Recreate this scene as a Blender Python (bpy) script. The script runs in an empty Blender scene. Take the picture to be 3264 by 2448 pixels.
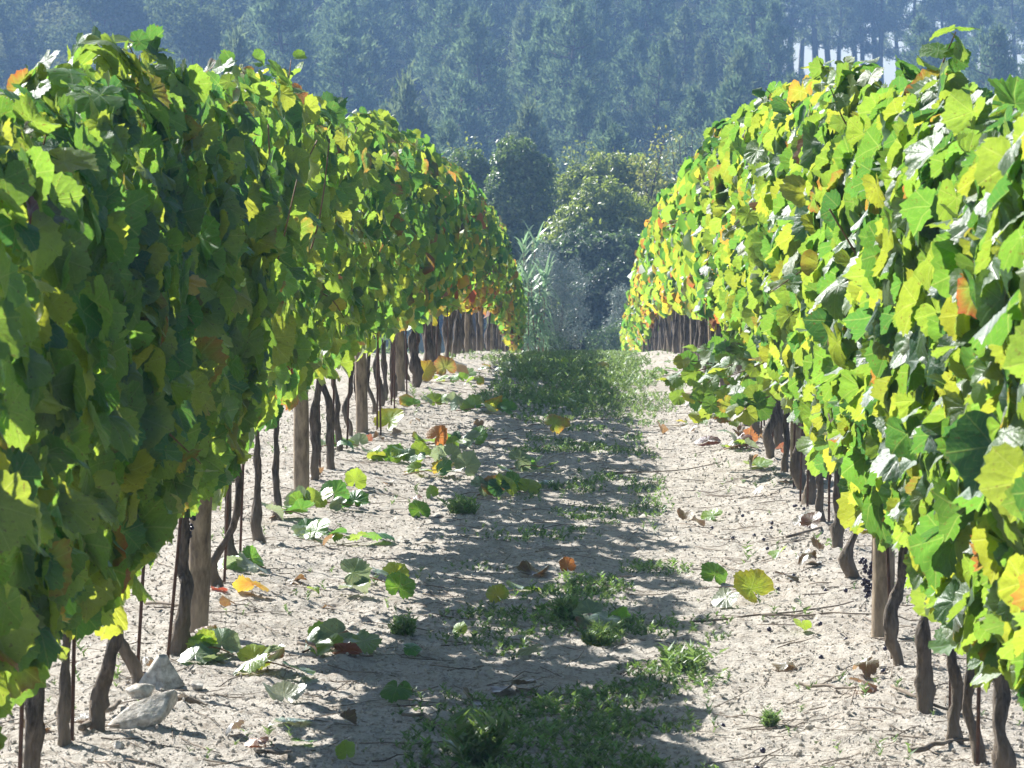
import bpy, bmesh, math, random
import numpy as np
from mathutils import Vector

# ------------------------------------------------------------------ camera, sky, sun, exposure
SC = bpy.context.scene
COL = SC.collection
R = np.random.default_rng(7)
random.seed(7)
CAMZ, FPX, VX, VY = 1.6, 3600.0, 586.0, 172.0

cam_d = bpy.data.cameras.new("camera")
cam = bpy.data.objects.new("camera", cam_d)
COL.objects.link(cam)
SC.camera = cam
cam_d.sensor_width = 36.0
cam_d.lens = FPX / 1024.0 * 36.0
cam_d.clip_start, cam_d.clip_end = 0.2, 4000.0
cam.location = (0, 0, CAMZ)
cam.rotation_euler = (math.radians(90) - math.atan((384 - VY) / FPX), 0, math.atan((VX - 512) / FPX))
cam_d.dof.use_dof = True
cam_d.dof.focus_distance = 17.0
cam_d.dof.aperture_fstop = 22.0

SUN_AZ, SUN_EL = math.radians(-45), math.radians(40)      # azimuth from +Y, towards -X
S2 = Vector((math.sin(SUN_AZ) * math.cos(SUN_EL), math.cos(SUN_AZ) * math.cos(SUN_EL), math.sin(SUN_EL)))
world = bpy.data.worlds.new("World")
SC.world = world
world.use_nodes = True
wn = world.node_tree
wn.nodes.clear()
sky = wn.nodes.new("ShaderNodeTexSky")
sky.sky_type = 'NISHITA'
sky.sun_disc = False
sky.sun_elevation = SUN_EL
sky.sun_rotation = SUN_AZ % (2 * math.pi)
sky.air_density, sky.dust_density, sky.ozone_density = 1.0, 1.0, 1.0
bg = wn.nodes.new("ShaderNodeBackground")
bg.inputs[1].default_value = 0.06
wo = wn.nodes.new("ShaderNodeOutputWorld")
wn.links.new(sky.outputs[0], bg.inputs[0])
wn.links.new(bg.outputs[0], wo.inputs[0])

sun_d = bpy.data.lights.new("sun", 'SUN')
sun_d.energy = 5.0
sun_d.angle = math.radians(0.5)
sun_d.color = (1.0, 0.96, 0.89)
sun = bpy.data.objects.new("sun", sun_d)
sun.rotation_euler = S2.to_track_quat('Z', 'Y').to_euler()
sun.location = (-30, 30, 40)
COL.objects.link(sun)

SC.view_settings.view_transform = 'Standard'
SC.view_settings.look = 'None'
SC.view_settings.exposure = 1.27
SC.view_settings.gamma = 1.0
SC.view_settings.use_curve_mapping = False
SC.render.engine = 'CYCLES'
cy = SC.cycles
cy.use_denoising = True
cy.max_bounces = 6
cy.diffuse_bounces = 3
cy.glossy_bounces = 2
cy.transmission_bounces = 4
cy.transparent_max_bounces = 6
cy.volume_bounces = 1
cy.sample_clamp_indirect = 4.0
cy.use_adaptive_sampling = True
cy.adaptive_threshold = 0.02

# ------------------------------------------------------------------ helpers
def empty(name, loc=(0, 0, 0), rz=0.0):
    o = bpy.data.objects.new(name, None)
    o.empty_display_size = 0.2
    o.location = loc
    o.rotation_euler = (0, 0, rz)
    COL.objects.link(o)
    return o

def tag(o, label=None, cat=None, group=None, kind=None):
    if label: o["label"] = label
    if cat: o["category"] = cat
    if group: o["group"] = group
    if kind: o["kind"] = kind
    return o

def mk(name, V, faces, mat, parent=None, cols=None, luv=None, smooth=True, loc=None):
    """numpy verts + list of (n,3)/(n,4) index arrays -> one linked mesh object"""
    me = bpy.data.meshes.new(name)
    V = np.asarray(V, dtype=np.float32)
    if isinstance(faces, np.ndarray): faces = [faces]
    faces = [f for f in faces if len(f)]
    me.vertices.add(len(V))
    me.vertices.foreach_set("co", V.ravel())
    nl = sum(f.size for f in faces)
    nf = sum(len(f) for f in faces)
    me.loops.add(nl)
    me.polygons.add(nf)
    me.loops.foreach_set("vertex_index", np.concatenate([f.ravel() for f in faces]).astype(np.int32))
    tot = np.concatenate([np.full(len(f), f.shape[1], dtype=np.int32) for f in faces])
    st = np.zeros(nf, dtype=np.int32)
    st[1:] = np.cumsum(tot)[:-1]
    me.polygons.foreach_set("loop_start", st)
    me.polygons.foreach_set("use_smooth", np.full(nf, smooth, dtype=bool))
    if cols is not None:
        a = me.attributes.new("tint", 'FLOAT_COLOR', 'POINT')
        c4 = np.ones((len(V), 4), dtype=np.float32)
        c4[:, :3] = cols
        a.data.foreach_set("color", c4.ravel())
    if luv is not None:
        a = me.attributes.new("luv", 'FLOAT_VECTOR', 'POINT')
        l3 = np.zeros((len(V), 3), dtype=np.float32)
        l3[:, :luv.shape[1]] = luv
        a.data.foreach_set("vector", l3.ravel())
    me.update(calc_edges=True)
    me.validate(verbose=False)
    if mat: me.materials.append(mat)
    o = bpy.data.objects.new(name, me)
    if loc is not None: o.location = loc
    if parent: o.parent = parent
    COL.objects.link(o)
    return o

def copy_tree(o, parent=None):
    c = o.copy()
    COL.objects.link(c)
    c.parent = parent
    for ch in list(o.children): copy_tree(ch, c)
    return c

def smooth01(t):
    t = np.clip(t, 0, 1)
    return t * t * (3 - 2 * t)

def hash2(i, j, s):
    h = (i.astype(np.int64) * 374761393 + j.astype(np.int64) * 668265263 + s * 1274126177) & 0xFFFFFFFF
    h = ((h ^ (h >> 13)) * 1274126177) & 0xFFFFFFFF
    return ((h ^ (h >> 16)) & 0xFFFF) / 65535.0

def noise2(x, y, s=0):
    x, y = np.asarray(x, float), np.asarray(y, float)
    i, j = np.floor(x).astype(np.int64), np.floor(y).astype(np.int64)
    u, v = smooth01(x - i), smooth01(y - j)
    a, b, c, d = hash2(i, j, s), hash2(i + 1, j, s), hash2(i, j + 1, s), hash2(i + 1, j + 1, s)
    return (a * (1 - u) + b * u) * (1 - v) + (c * (1 - u) + d * u) * v

def fbm(x, y, s=0, o=4):
    t, a, n = 0, 0.5, 0
    for k in range(o):
        t = t + a * noise2(x * 2 ** k, y * 2 ** k, s + k * 17)
        n += a
        a *= 0.5
    return t / n

def unit(v):
    return v / np.maximum(np.linalg.norm(v, axis=-1, keepdims=True), 1e-9)

# ------------------------------------------------------------------ materials
def new_mat(name):
    m = bpy.data.materials.new(name)
    m.use_nodes = True
    nt = m.node_tree
    nt.nodes.clear()
    out = nt.nodes.new("ShaderNodeOutputMaterial")
    return m, nt, out

def N(nt, t, **kw):
    n = nt.nodes.new(t)
    for k, v in kw.items(): setattr(n, k, v)
    return n

def mth(nt, op, a, b=None, c=None, clamp=False):
    n = N(nt, "ShaderNodeMath", operation=op, use_clamp=clamp)
    for i, v in enumerate((a, b, c)):
        if v is None: continue
        if isinstance(v, (int, float)): n.inputs[i].default_value = v
        else: nt.links.new(v, n.inputs[i])
    return n.outputs[0]

def mixc(nt, fac, a, b, mode='MIX'):
    n = N(nt, "ShaderNodeMix", data_type='RGBA', blend_type=mode)
    for i, v in ((0, fac), (6, a), (7, b)):
        if isinstance(v, (int, float)): n.inputs[i].default_value = v
        elif isinstance(v, tuple): n.inputs[i].default_value = v + (1,) if len(v) == 3 else v
        else: nt.links.new(v, n.inputs[i])
    return n.outputs[2]

def leaf_material(name, refl=0.30, trans=0.85, gloss=0.35, rough=0.42, veins=False, back_grey=0.5, tmix=0.55):
    """thin leaf: the tint attribute is the leaf's through-colour; its upper face is darker and glossy"""
    m, nt, out = new_mat(name)
    at = N(nt, "ShaderNodeAttribute", attribute_name="tint")
    geo = N(nt, "ShaderNodeNewGeometry")
    tint = at.outputs[0]
    nrm = None
    if veins:
        lu = N(nt, "ShaderNodeAttribute", attribute_name="luv")
        sp = N(nt, "ShaderNodeSeparateXYZ")
        nt.links.new(lu.outputs[1], sp.inputs[0])
        x, y = mth(nt, 'ABSOLUTE', sp.outputs[0]), sp.outputs[1]
        ang = mth(nt, 'ARCTAN2', x, y)
        r = mth(nt, 'SQRT', mth(nt, 'ADD', mth(nt, 'MULTIPLY', x, x), mth(nt, 'MULTIPLY', y, y)))
        d = None
        for a0 in (0.0, 0.95, 2.0):
            e = mth(nt, 'ABSOLUTE', mth(nt, 'SUBTRACT', ang, a0))
            d = e if d is None else mth(nt, 'MINIMUM', d, e)
        vd = mth(nt, 'MULTIPLY', r, d)
        # side veins: oblique ribs leaving the main ones
        sv = mth(nt, 'ABSOLUTE', mth(nt, 'SINE', mth(nt, 'MULTIPLY', mth(nt, 'SUBTRACT', r, mth(nt, 'MULTIPLY', vd, 0.9)), 22.0)))
        svm = mth(nt, 'MULTIPLY', mth(nt, 'LESS_THAN', sv, 0.16), 0.45)
        vm = mth(nt, 'MAXIMUM', mth(nt, 'SUBTRACT', 1.0, mth(nt, 'MULTIPLY', vd, 38.0), clamp=True), svm)
        tint = mixc(nt, mth(nt, 'MULTIPLY', vm, 0.35), tint, (0.75, 0.8, 0.25))
        no = N(nt, "ShaderNodeTexNoise")
        no.inputs['Scale'].default_value = 9.0
        no.inputs['Detail'].default_value = 2.0
        nt.links.new(lu.outputs[1], no.inputs['Vector'])
        # blotches of the blade's own colour
        no2 = N(nt, "ShaderNodeTexNoise")
        no2.inputs['Scale'].default_value = 55.0
        no2.inputs['Detail'].default_value = 3.0
        tc = N(nt, "ShaderNodeTexCoord")
        nt.links.new(tc.outputs['Object'], no2.inputs['Vector'])
        tint = mixc(nt, 1.0, tint, mixc(nt, no2.outputs[0], (0.72, 0.75, 0.7), (1.2, 1.15, 1.1)), 'MULTIPLY')
        # brown fungus flecks and a faded rim on some blades
        no3 = N(nt, "ShaderNodeTexNoise")
        no3.inputs['Scale'].default_value = 130.0
        no3.inputs['Detail'].default_value = 1.0
        nt.links.new(tc.outputs['Object'], no3.inputs['Vector'])
        fl = mth(nt, 'MULTIPLY', mth(nt, 'SUBTRACT', no3.outputs[0], 0.64), 14.0, clamp=True)
        fl = mth(nt, 'MULTIPLY', fl, mth(nt, 'MULTIPLY', mth(nt, 'SUBTRACT', no2.outputs[0], 0.38), 5.0, clamp=True))
        tint = mixc(nt, mth(nt, 'MULTIPLY', fl, 0.8), tint, (0.22, 0.11, 0.035))
        bp = N(nt, "ShaderNodeBump")
        bp.inputs['Strength'].default_value = 0.32
        bp.inputs['Distance'].default_value = 0.006
        nt.links.new(mth(nt, 'ADD', no.outputs[0], mth(nt, 'MULTIPLY', vm, -0.5)), bp.inputs['Height'])
        nrm = bp.outputs[0]
    top = mixc(nt, 1.0, mixc(nt, 1.0, tint, (refl * 0.6, refl * 0.95, refl), 'MULTIPLY'), (0.0, 0.008, 0.012), 'ADD')
    grey = mixc(nt, back_grey, tint, (0.42, 0.47, 0.36))
    bot = mixc(nt, 1.0, grey, (refl * 1.2,) * 3, 'MULTIPLY')
    ref = mixc(nt, geo.outputs['Backfacing'], top, bot)
    df = N(nt, "ShaderNodeBsdfDiffuse")
    nt.links.new(ref, df.inputs[0])
    tr = N(nt, "ShaderNodeBsdfTranslucent")
    nt.links.new(mixc(nt, 1.0, tint, (trans,) * 3, 'MULTIPLY'), tr.inputs[0])
    mx = N(nt, "ShaderNodeMixShader")
    mx.inputs[0].default_value = tmix
    nt.links.new(df.outputs[0], mx.inputs[1])
    nt.links.new(tr.outputs[0], mx.inputs[2])
    last = mx.outputs[0]
    if gloss > 0:
        lw = N(nt, "ShaderNodeLayerWeight")
        f = mth(nt, 'ADD', mth(nt, 'MULTIPLY', mth(nt, 'POWER', lw.outputs['Facing'], 3.5), gloss), 0.035)
        gl = N(nt, "ShaderNodeBsdfGlossy")
        gl.inputs['Roughness'].default_value = rough
        gl.inputs['Color'].default_value = (0.95, 0.97, 1, 1)
        m2 = N(nt, "ShaderNodeMixShader")
        nt.links.new(f, m2.inputs[0])
        nt.links.new(last, m2.inputs[1])
        nt.links.new(gl.outputs[0], m2.inputs[2])
        last = m2.outputs[0]
        if nrm is not None:
            for n in (df, tr, gl): nt.links.new(nrm, n.inputs['Normal'])
    nt.links.new(last, out.inputs[0])
    return m

def solid_material(name, c1, c2, scale=(8, 8, 8), rough=0.85, bump=0.4, dist=0.01, detail=5, dirt=None):
    m, nt, out = new_mat(name)
    tc = N(nt, "ShaderNodeTexCoord")
    mp = N(nt, "ShaderNodeMapping")
    mp.inputs['Scale'].default_value = scale
    nt.links.new(tc.outputs['Object'], mp.inputs[0])
    no = N(nt, "ShaderNodeTexNoise")
    no.inputs['Scale'].default_value = 1.0
    no.inputs['Detail'].default_value = detail
    no.inputs['Roughness'].default_value = 0.65
    nt.links.new(mp.outputs[0], no.inputs['Vector'])
    rp = N(nt, "ShaderNodeValToRGB")
    rp.color_ramp.elements[0].position, rp.color_ramp.elements[1].position = 0.35, 0.68
    rp.color_ramp.elements[0].color = c1 + (1,)
    rp.color_ramp.elements[1].color = c2 + (1,)
    nt.links.new(no.outputs[0], rp.inputs[0])
    c = rp.outputs[0]
    if dirt:                      # sandy dust splashed on the lowest part
        sp = N(nt, "ShaderNodeSeparateXYZ")
        nt.links.new(tc.outputs['Object'], sp.inputs[0])
        f = mth(nt, 'SUBTRACT', 1.0, mth(nt, 'DIVIDE', mth(nt, 'ADD', sp.outputs[2], mth(nt, 'MULTIPLY', no.outputs[0], 0.12)), 0.26), clamp=True)
        c = mixc(nt, mth(nt, 'MULTIPLY', f, 0.75), c, dirt)
    b = N(nt, "ShaderNodeBsdfPrincipled")
    b.inputs['Roughness'].default_value = rough
    nt.links.new(c, b.inputs['Base Color'])
    if bump:
        bp = N(nt, "ShaderNodeBump")
        bp.inputs['Strength'].default_value = bump
        bp.inputs['Distance'].default_value = dist
        nt.links.new(no.outputs[0], bp.inputs['Height'])
        nt.links.new(bp.outputs[0], b.inputs['Normal'])
    nt.links.new(b.outputs[0], out.inputs[0])
    return m

M_LEAF = leaf_material("vine_leaf", refl=0.31, trans=0.88, gloss=0.115, rough=0.47, veins=True, back_grey=0.25, tmix=0.62)
M_LEAF_FAR = leaf_material("vine_leaf_plain", refl=0.31, trans=0.88, gloss=0.115, rough=0.47, back_grey=0.25, tmix=0.62)
M_FALLEN = leaf_material("fallen_leaf", refl=0.55, trans=0.9, gloss=0.5, rough=0.4, veins=True)
M_WEED = leaf_material("weed_leaf", refl=0.6, trans=0.8, gloss=0.25, rough=0.5, tmix=0.45)
M_BUSH = leaf_material("bush_leaf", refl=0.6, trans=0.95, gloss=0.2, rough=0.38, back_grey=0.2, tmix=0.52)
M_OLIVE = leaf_material("grey_shrub_leaf", refl=0.8, trans=0.5, gloss=0.22, rough=0.45, back_grey=0.4, tmix=0.3)
M_PINE = leaf_material("pine_needle", refl=0.7, trans=0.9, gloss=0.0, rough=0.5, back_grey=0.0, tmix=0.5)
M_BARK = solid_material("vine_bark", (0.02, 0.016, 0.013), (0.19, 0.155, 0.125), (60, 60, 12), 0.9, 1.0, 0.02, dirt=(0.30, 0.24, 0.18))
M_CANE = solid_material("vine_cane", (0.14, 0.075, 0.035), (0.26, 0.15, 0.07), (30, 30, 12), 0.7, 0.2, 0.003)
M_POST = solid_material("post_wood", (0.10, 0.075, 0.052), (0.38, 0.30, 0.21), (34, 34, 9), 0.9, 0.7, 0.008, dirt=(0.34, 0.27, 0.2))
M_IRON = solid_material("rusty_iron", (0.045, 0.025, 0.018), (0.12, 0.06, 0.04), (60, 60, 40), 0.75, 0.3, 0.002)
M_TWIG = solid_material("dry_twig", (0.06, 0.045, 0.035), (0.34, 0.28, 0.22), (9, 9, 9), 0.9, 0.3, 0.004)
M_ROCK = solid_material("granite", (0.30, 0.27, 0.23), (0.74, 0.71, 0.65), (38, 38, 38), 0.9, 0.8, 0.012)
M_CLOD = solid_material("brown_clod", (0.10, 0.075, 0.05), (0.24, 0.185, 0.13), (30, 30, 30), 0.95, 0.9, 0.015)
M_PEB = solid_material("pebble", (0.26, 0.23, 0.19), (0.62, 0.57, 0.5), (25, 25, 25), 0.9, 0, 0)
M_TRUNK = solid_material("tree_bark", (0.05, 0.04, 0.032), (0.14, 0.115, 0.095), (4, 4, 1), 0.95, 0.6, 0.05)
M_GRAPE = solid_material("dark_grape", (0.012, 0.010, 0.028), (0.04, 0.03, 0.07), (60, 60, 60), 0.35, 0, 0)

def soil_material():
    m, nt, out = new_mat("sandy_soil")
    tc = N(nt, "ShaderNodeTexCoord")
    def nz(scale, det=6, rough=0.65):
        n = N(nt, "ShaderNodeTexNoise")
        n.inputs['Scale'].default_value = scale
        n.inputs['Detail'].default_value = det
        n.inputs['Roughness'].default_value = rough
        nt.links.new(tc.outputs['Object'], n.inputs['Vector'])
        return n.outputs[0]
    big, mid, fine, grain = nz(1.3), nz(7), nz(42), nz(170, 3)
    c = mixc(nt, mth(nt, 'MULTIPLY_ADD', big, 2.2, -0.6, clamp=True), (0.40, 0.37, 0.33), (0.53, 0.50, 0.45))
    c = mixc(nt, mth(nt, 'MULTIPLY_ADD', mid, 3.0, -1.45, clamp=True), c, (0.33, 0.285, 0.235))
    c = mixc(nt, mth(nt, 'MULTIPLY_ADD', fine, 4.5, -2.2, clamp=True), c, (0.15, 0.12, 0.095))
    c = mixc(nt, mth(nt, 'MULTIPLY_ADD', grain, 5.0, -2.75, clamp=True), c, (0.66, 0.62, 0.56))
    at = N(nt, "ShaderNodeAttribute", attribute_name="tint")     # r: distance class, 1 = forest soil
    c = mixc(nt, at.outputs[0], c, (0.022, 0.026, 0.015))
    b = N(nt, "ShaderNodeBsdfDiffuse")
    nt.links.new(c, b.inputs[0])
    bp = N(nt, "ShaderNodeBump")
    bp.inputs['Strength'].default_value = 1.0
    bp.inputs['Distance'].default_value = 0.012
    nt.links.new(mth(nt, 'ADD', mth(nt, 'MULTIPLY', fine, 1.0), mth(nt, 'MULTIPLY', grain, 0.5)), bp.inputs['Height'])
    nt.links.new(bp.outputs[0], b.inputs['Normal'])
    nt.links.new(b.outputs[0], out.inputs[0])
    return m
M_SOIL = soil_material()

# ------------------------------------------------------------------ terrain
_ty = np.arange(-300, 1500, 0.5)
_tz = np.interp(_ty, [-300, 20, 24, 30, 39, 50, 59, 68, 76, 85, 95, 110, 140, 1500],
                [0, 0, -.01, -.08, -.40, -.92, -1.75, -2.75, -3.4, -4.0, -4.5, -5.1, -5.3, -5.3])
_k = np.exp(-0.5 * (np.arange(-12, 13) / 5.0) ** 2)
_tz = np.convolve(np.pad(_tz, 12, mode='edge'), _k / _k.sum(), mode='valid')
XL, XR = -1.36, 1.03

def ground_base(X, Y):
    X, Y = np.asarray(X, float), np.asarray(Y, float)
    z = np.interp(Y, _ty, _tz)
    Rdg = 17.0 - 10.5 * smooth01((X - 9) / 10.0)
    up = smooth01((Y - 140) / 165.0)
    down = 1 - smooth01((Y - 318) / 130.0)
    return z + up * down * (Rdg + 5.3)

def ground_z(X, Y):
    """soil height with banks along the rows, wheel-worn strips, clods"""
    X, Y = np.asarray(X, float), np.asarray(Y, float)
    z = ground_base(X, Y)
    near = 1 - smooth01((Y - 60) / 40.0)
    bank = 0.035 * np.exp(-((X - XL) / 0.33) ** 2) + 0.035 * np.exp(-((X - XR) / 0.33) ** 2)
    z = z + near * bank
    z = z + near * (0.05 * (fbm(X * 1.1, Y * 1.1, 3, 3) - 0.5) + 0.022 * (fbm(X * 4.5, Y * 4.5, 5, 3) - 0.5))
    far = smooth01((Y - 110) / 60.0)
    return z + far * 1.6 * (fbm(X * 0.08, Y * 0.08, 9, 3) - 0.5)

def ground_fine(X, Y):
    near = 1 - smooth01((Y - 34) / 20.0)
    cl = np.maximum(fbm(X * 22, Y * 22, 21, 3) - 0.55, 0)
    return ground_z(X, Y) + near * (0.062 * cl + 0.012 * (fbm(X * 34, Y * 34, 31, 2) - 0.5))

def build_ground():
    ys = list(np.linspace(-120, 5, 14)[:-1])
    y = 5.0
    while y < 60:
        ys.append(y); y *= 1.0026 if y > 8 else 1.01
    while y < 700:
        ys.append(y); y *= 1.03
    ys.append(700)
    fx = list(np.arange(-1.9, 1.9001, 0.019))
    g, step = [], 0.024
    xx = 1.9
    while xx < 500:
        xx += step; g.append(min(xx, 500)); step *= 1.17
    xs = np.array([-v for v in g[::-1]] + fx + g)
    ys = np.array(ys)
    Xg, Yg = np.meshgrid(xs, ys)
    Z = ground_fine(Xg, Yg)
    V = np.stack([Xg, Yg, Z], -1).reshape(-1, 3)
    nx, ny = len(xs), len(ys)
    i = (np.arange(ny - 1)[:, None] * nx + np.arange(nx - 1)[None, :]).ravel()
    F = np.stack([i, i + 1, i + 1 + nx, i + nx], -1)
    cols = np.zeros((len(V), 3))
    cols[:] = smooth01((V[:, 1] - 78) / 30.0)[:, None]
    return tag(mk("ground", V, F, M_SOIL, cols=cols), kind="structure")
build_ground()

def px(x, y):
    """where a line of sight through picture point (x, y) meets the flat vineyard ground"""
    d = FPX * CAMZ / (y - VY)
    return (x - VX) * d / FPX, d

def at(x, d):
    return (x - VX) * d / FPX

def zat(y, d):
    return CAMZ - (y - VY) * d / FPX

# ------------------------------------------------------------------ leaf generator
_ang = [0, 13, 26, 40, 54, 68, 84, 100, 118, 135, 150, 165, 176]
_rad = [1.0, .96, .89, .92, .96, .93, .83, .87, .87, .81, .71, .52, .10]
_jag = [1.0, .96, 1.02, .965, 1.03, .965, 1.02, .97, 1.03, .96, 1.03, .96, 1.0]
def leaf_template(lod):
    if lod == 0:
        a = np.radians(np.interp(np.arange(0, 12.01, .5), np.arange(13), _ang))
        r = np.interp(np.degrees(a), _ang, _rad)
        r = r * np.where(np.arange(25) % 2 == 0, 1.032, .968)
        r[0], r[-1] = 1.05, .10
    elif lod == 1:
        s = [0, 3, 4, 6, 8, 10, 12]
        a, r = np.radians(np.array(_ang)[s]), np.array(_rad)[s]
    else:
        a, r = np.radians([0, 55, 110, 160]), np.array([1.0, .93, .8, .6])
    A = np.concatenate([-a[:0:-1], a])
    r = np.concatenate([r[:0:-1], r])
    n = len(A)
    out = np.stack([r * np.sin(A), r * np.cos(A)], -1)
    if lod == 0:
        P = np.concatenate([[[0, 0]], out * 0.52, out])
        k = np.arange(n - 1)
        T = np.concatenate([np.stack([0 * k, 2 + k, 1 + k], -1),
                            np.stack([1 + k, 2 + k, 1 + n + k], -1), np.stack([2 + k, 2 + n + k, 1 + n + k], -1)])
        w = np.concatenate([[0], np.full(n, .25), np.full(n, 1.0)])
    else:
        P = np.concatenate([[[0, 0]], out])
        k = np.arange(n - 1)
        T = np.stack([0 * k, 2 + k, 1 + k], -1)
        w = np.concatenate([[0], np.full(n, 1.0)])
    return P, T, w
_LT = [leaf_template(i) for i in range(3)]

def leaves(pos, nrm, tip, size, lod, tint, edge, eamt, curl=1.0):
    """leaf blades hanging from pos: returns verts, tris, colours, leaf coordinates"""
    P, T, w = _LT[lod]
    K, n = len(pos), len(P)
    nrm = unit(nrm)
    t = unit(tip - nrm * np.sum(tip * nrm, -1, keepdims=True))
    b = np.cross(t, nrm)
    asp = R.uniform(0.88, 1.12, (K, 1))
    x, y = P[None, :, 0] * asp, P[None, :, 1] * np.ones((K, 1))
    if lod == 0:
        jit = 1 + R.normal(0, .035, (K, n)) * (w[None] > .9)
        x, y = x * jit, y * jit
    r2 = x * x + y * y
    cx, cyy = R.normal(.16, .26, (K, 1)) * curl, R.normal(.20, .22, (K, 1)) * curl
    fold = np.abs(R.normal(0, .25, (K, 1))) * curl
    ph, am = R.uniform(0, 6.28, (K, 1)), R.uniform(.03, .12, (K, 1)) * curl
    th = np.arctan2(x, y)
    z = -cx * x * x - cyy * y * np.abs(y) + fold * np.abs(x) * 0.6 + am * r2 * np.sin(3 * th + ph) + R.normal(0, .02, (K, n))
    s = (size / 1.75)[:, None, None]
    V = pos[:, None, :] + s * (x[..., None] * b[:, None] + y[..., None] * t[:, None] + z[..., None] * nrm[:, None])
    F = T[None] + (np.arange(K) * n)[:, None, None]
    e = np.clip(w[None] * eamt[:, None] * R.uniform(.5, 1.3, (K, n)), 0, 1)[..., None]
    C = tint[:, None] * (1 - e) + edge[:, None] * e
    L = np.stack([x, y], -1)
    return V.reshape(-1, 3), F.reshape(-1, 3), C.reshape(-1, 3), L.reshape(-1, 2)

G1, G2, G3 = np.array([.18, .41, .05]), np.array([.39, .55, .06]), np.array([.085, .26, .055])
YE, OR, RD, BR, PK = np.array([.74, .60, .05]), np.array([.66, .28, .06]), np.array([.45, .08, .05]), np.array([.24, .12, .05]), np.array([.62, .25, .2])
def leaf_colours(K, autumn, edgy=0.10):
    """autumn: per-leaf chance of yellow / orange / red"""
    a = R.random(K)[:, None]
    c = np.where(a < .55, G1 + (G2 - G1) * (a / .55), np.where(a < .8, G2 + (YE - G2) * .35 * R.random((K, 1)), G3 + (G1 - G3) * R.random((K, 1))))
    c = c * R.uniform(.82, 1.15, (K, 1))
    u = R.random(K)
    au = (u < autumn)
    k = R.random((K, 1))
    ac = np.where(k < .5, YE + (G2 - YE) * R.random((K, 1)) * .6, np.where(k < .78, YE + (OR - YE) * R.random((K, 1)), np.where(k < .92, OR + (RD - OR) * R.random((K, 1)), BR)))
    c = np.where(au[:, None], ac, c)
    k2 = R.random((K, 1))
    edge = np.where(k2 < .45, OR, np.where(k2 < .8, RD + (OR - RD) * .3, BR))
    ea = np.where(R.random(K) < (edgy + autumn * .6), R.uniform(.5, 1.1, K), 0.0)
    return c, edge, ea

# ------------------------------------------------------------------ tubes
def tube(path, rad, sides=8, rough=0.0, cap=True, seed=0):
    path, rad = np.asarray(path, float), np.asarray(rad, float)
    n = len(path)
    tg = unit(np.gradient(path, axis=0))
    ref = np.array([0.0, 1.0, 0.0]) if abs(tg[:, 1]).mean() < .8 else np.array([1.0, 0, 0])
    u = unit(np.cross(tg, ref))
    v = np.cross(tg, u)
    th = np.linspace(0, 2 * math.pi, sides, endpoint=False)
    rr = rad[:, None] * np.ones((n, sides))
    if rough:
        s = np.concatenate([[0], np.cumsum(np.linalg.norm(np.diff(path, axis=0), axis=1))])
        for (fs, ft, w) in ((14, 1.0, 1.0), (34, 2.1, .6), (80, 3.0, .35)):
            rr = rr * (1 + rough * w * (noise2(s[:, None] * fs + 50 + 0 * th, np.abs(th - math.pi)[None] * ft + 0 * s[:, None], seed) - .5))
    V = path[:, None] + rr[..., None] * (np.cos(th)[None, :, None] * u[:, None] + np.sin(th)[None, :, None] * v[:, None])
    V = V.reshape(-1, 3)
    i = np.arange(n - 1)[:, None] * sides
    j = np.arange(sides)[None]
    a, b = i + j, i + (j + 1) % sides
    F = [np.stack([a, b, b + sides, a + sides], -1).reshape(-1, 4)]
    if cap:
        V = np.concatenate([V, [path[-1] + tg[-1] * rad[-1] * .3], [path[0]]])
        l = (n - 1) * sides
        F.append(np.stack([l + j[0], l + (j[0] + 1) % sides, 0 * j[0] + len(V) - 2], -1))
        F.append(np.stack([(j[0] + 1) % sides, j[0], 0 * j[0] + len(V) - 1], -1))
    return V, F

def merge(parts):
    V, F3, F4, o = [], [], [], 0
    for v, fs in parts:
        V.append(v)
        for f in (fs if isinstance(fs, list) else [fs]):
            (F4 if f.shape[1] == 4 else F3).append(f + o)
        o += len(v)
    out = []
    if F3: out.append(np.concatenate(F3))
    if F4: out.append(np.concatenate(F4))
    return np.concatenate(V), out

def resample(P, n):
    P = np.asarray(P, float)
    t = np.concatenate([[0], np.cumsum(np.linalg.norm(np.diff(P[:, :3], axis=0), axis=1))])
    q = np.linspace(0, t[-1], n)
    out = np.stack([np.interp(q, t, P[:, k]) for k in range(P.shape[1])], -1)
    for _ in range(2):
        out[1:-1] = .25 * out[:-2] + .5 * out[1:-1] + .25 * out[2:]
    return out

# ------------------------------------------------------------------ background: far wood
def spikes(base, dirn, ln, wd, tint, seed_cols=.15):
    """needle / leaf blades as thin triangles"""
    K = len(base)
    dirn = unit(dirn)
    side = unit(np.cross(dirn, R.normal(0, 1, (K, 3))))
    V = np.stack([base - side * wd[:, None] * .5, base + side * wd[:, None] * .5, base + dirn * ln[:, None]], 1).reshape(-1, 3)
    F = np.arange(K * 3).reshape(-1, 3)
    C = np.repeat(tint * R.uniform(1 - seed_cols, 1 + seed_cols, (K, 1)), 3, 0)
    return V, F, C

def quads(base, nrm, size, tint, var=.2, asp=.55):
    """small leaves as diamonds"""
    K = len(base)
    nrm = unit(nrm)
    t = unit(np.cross(nrm, R.normal(0, 1, (K, 3))))
    b = np.cross(nrm, t)
    s = size[:, None]
    V = np.stack([base - t * s * .5, base + b * s * asp * .5 + nrm * s * .07, base + t * s * .5, base - b * s * asp * .5 + nrm * s * .07], 1).reshape(-1, 3)
    F = np.arange(K * 4).reshape(-1, 4)
    C = np.repeat(tint * R.uniform(1 - var, 1 + var, (K, 1)), 4, 0)
    return V, F, C

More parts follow.
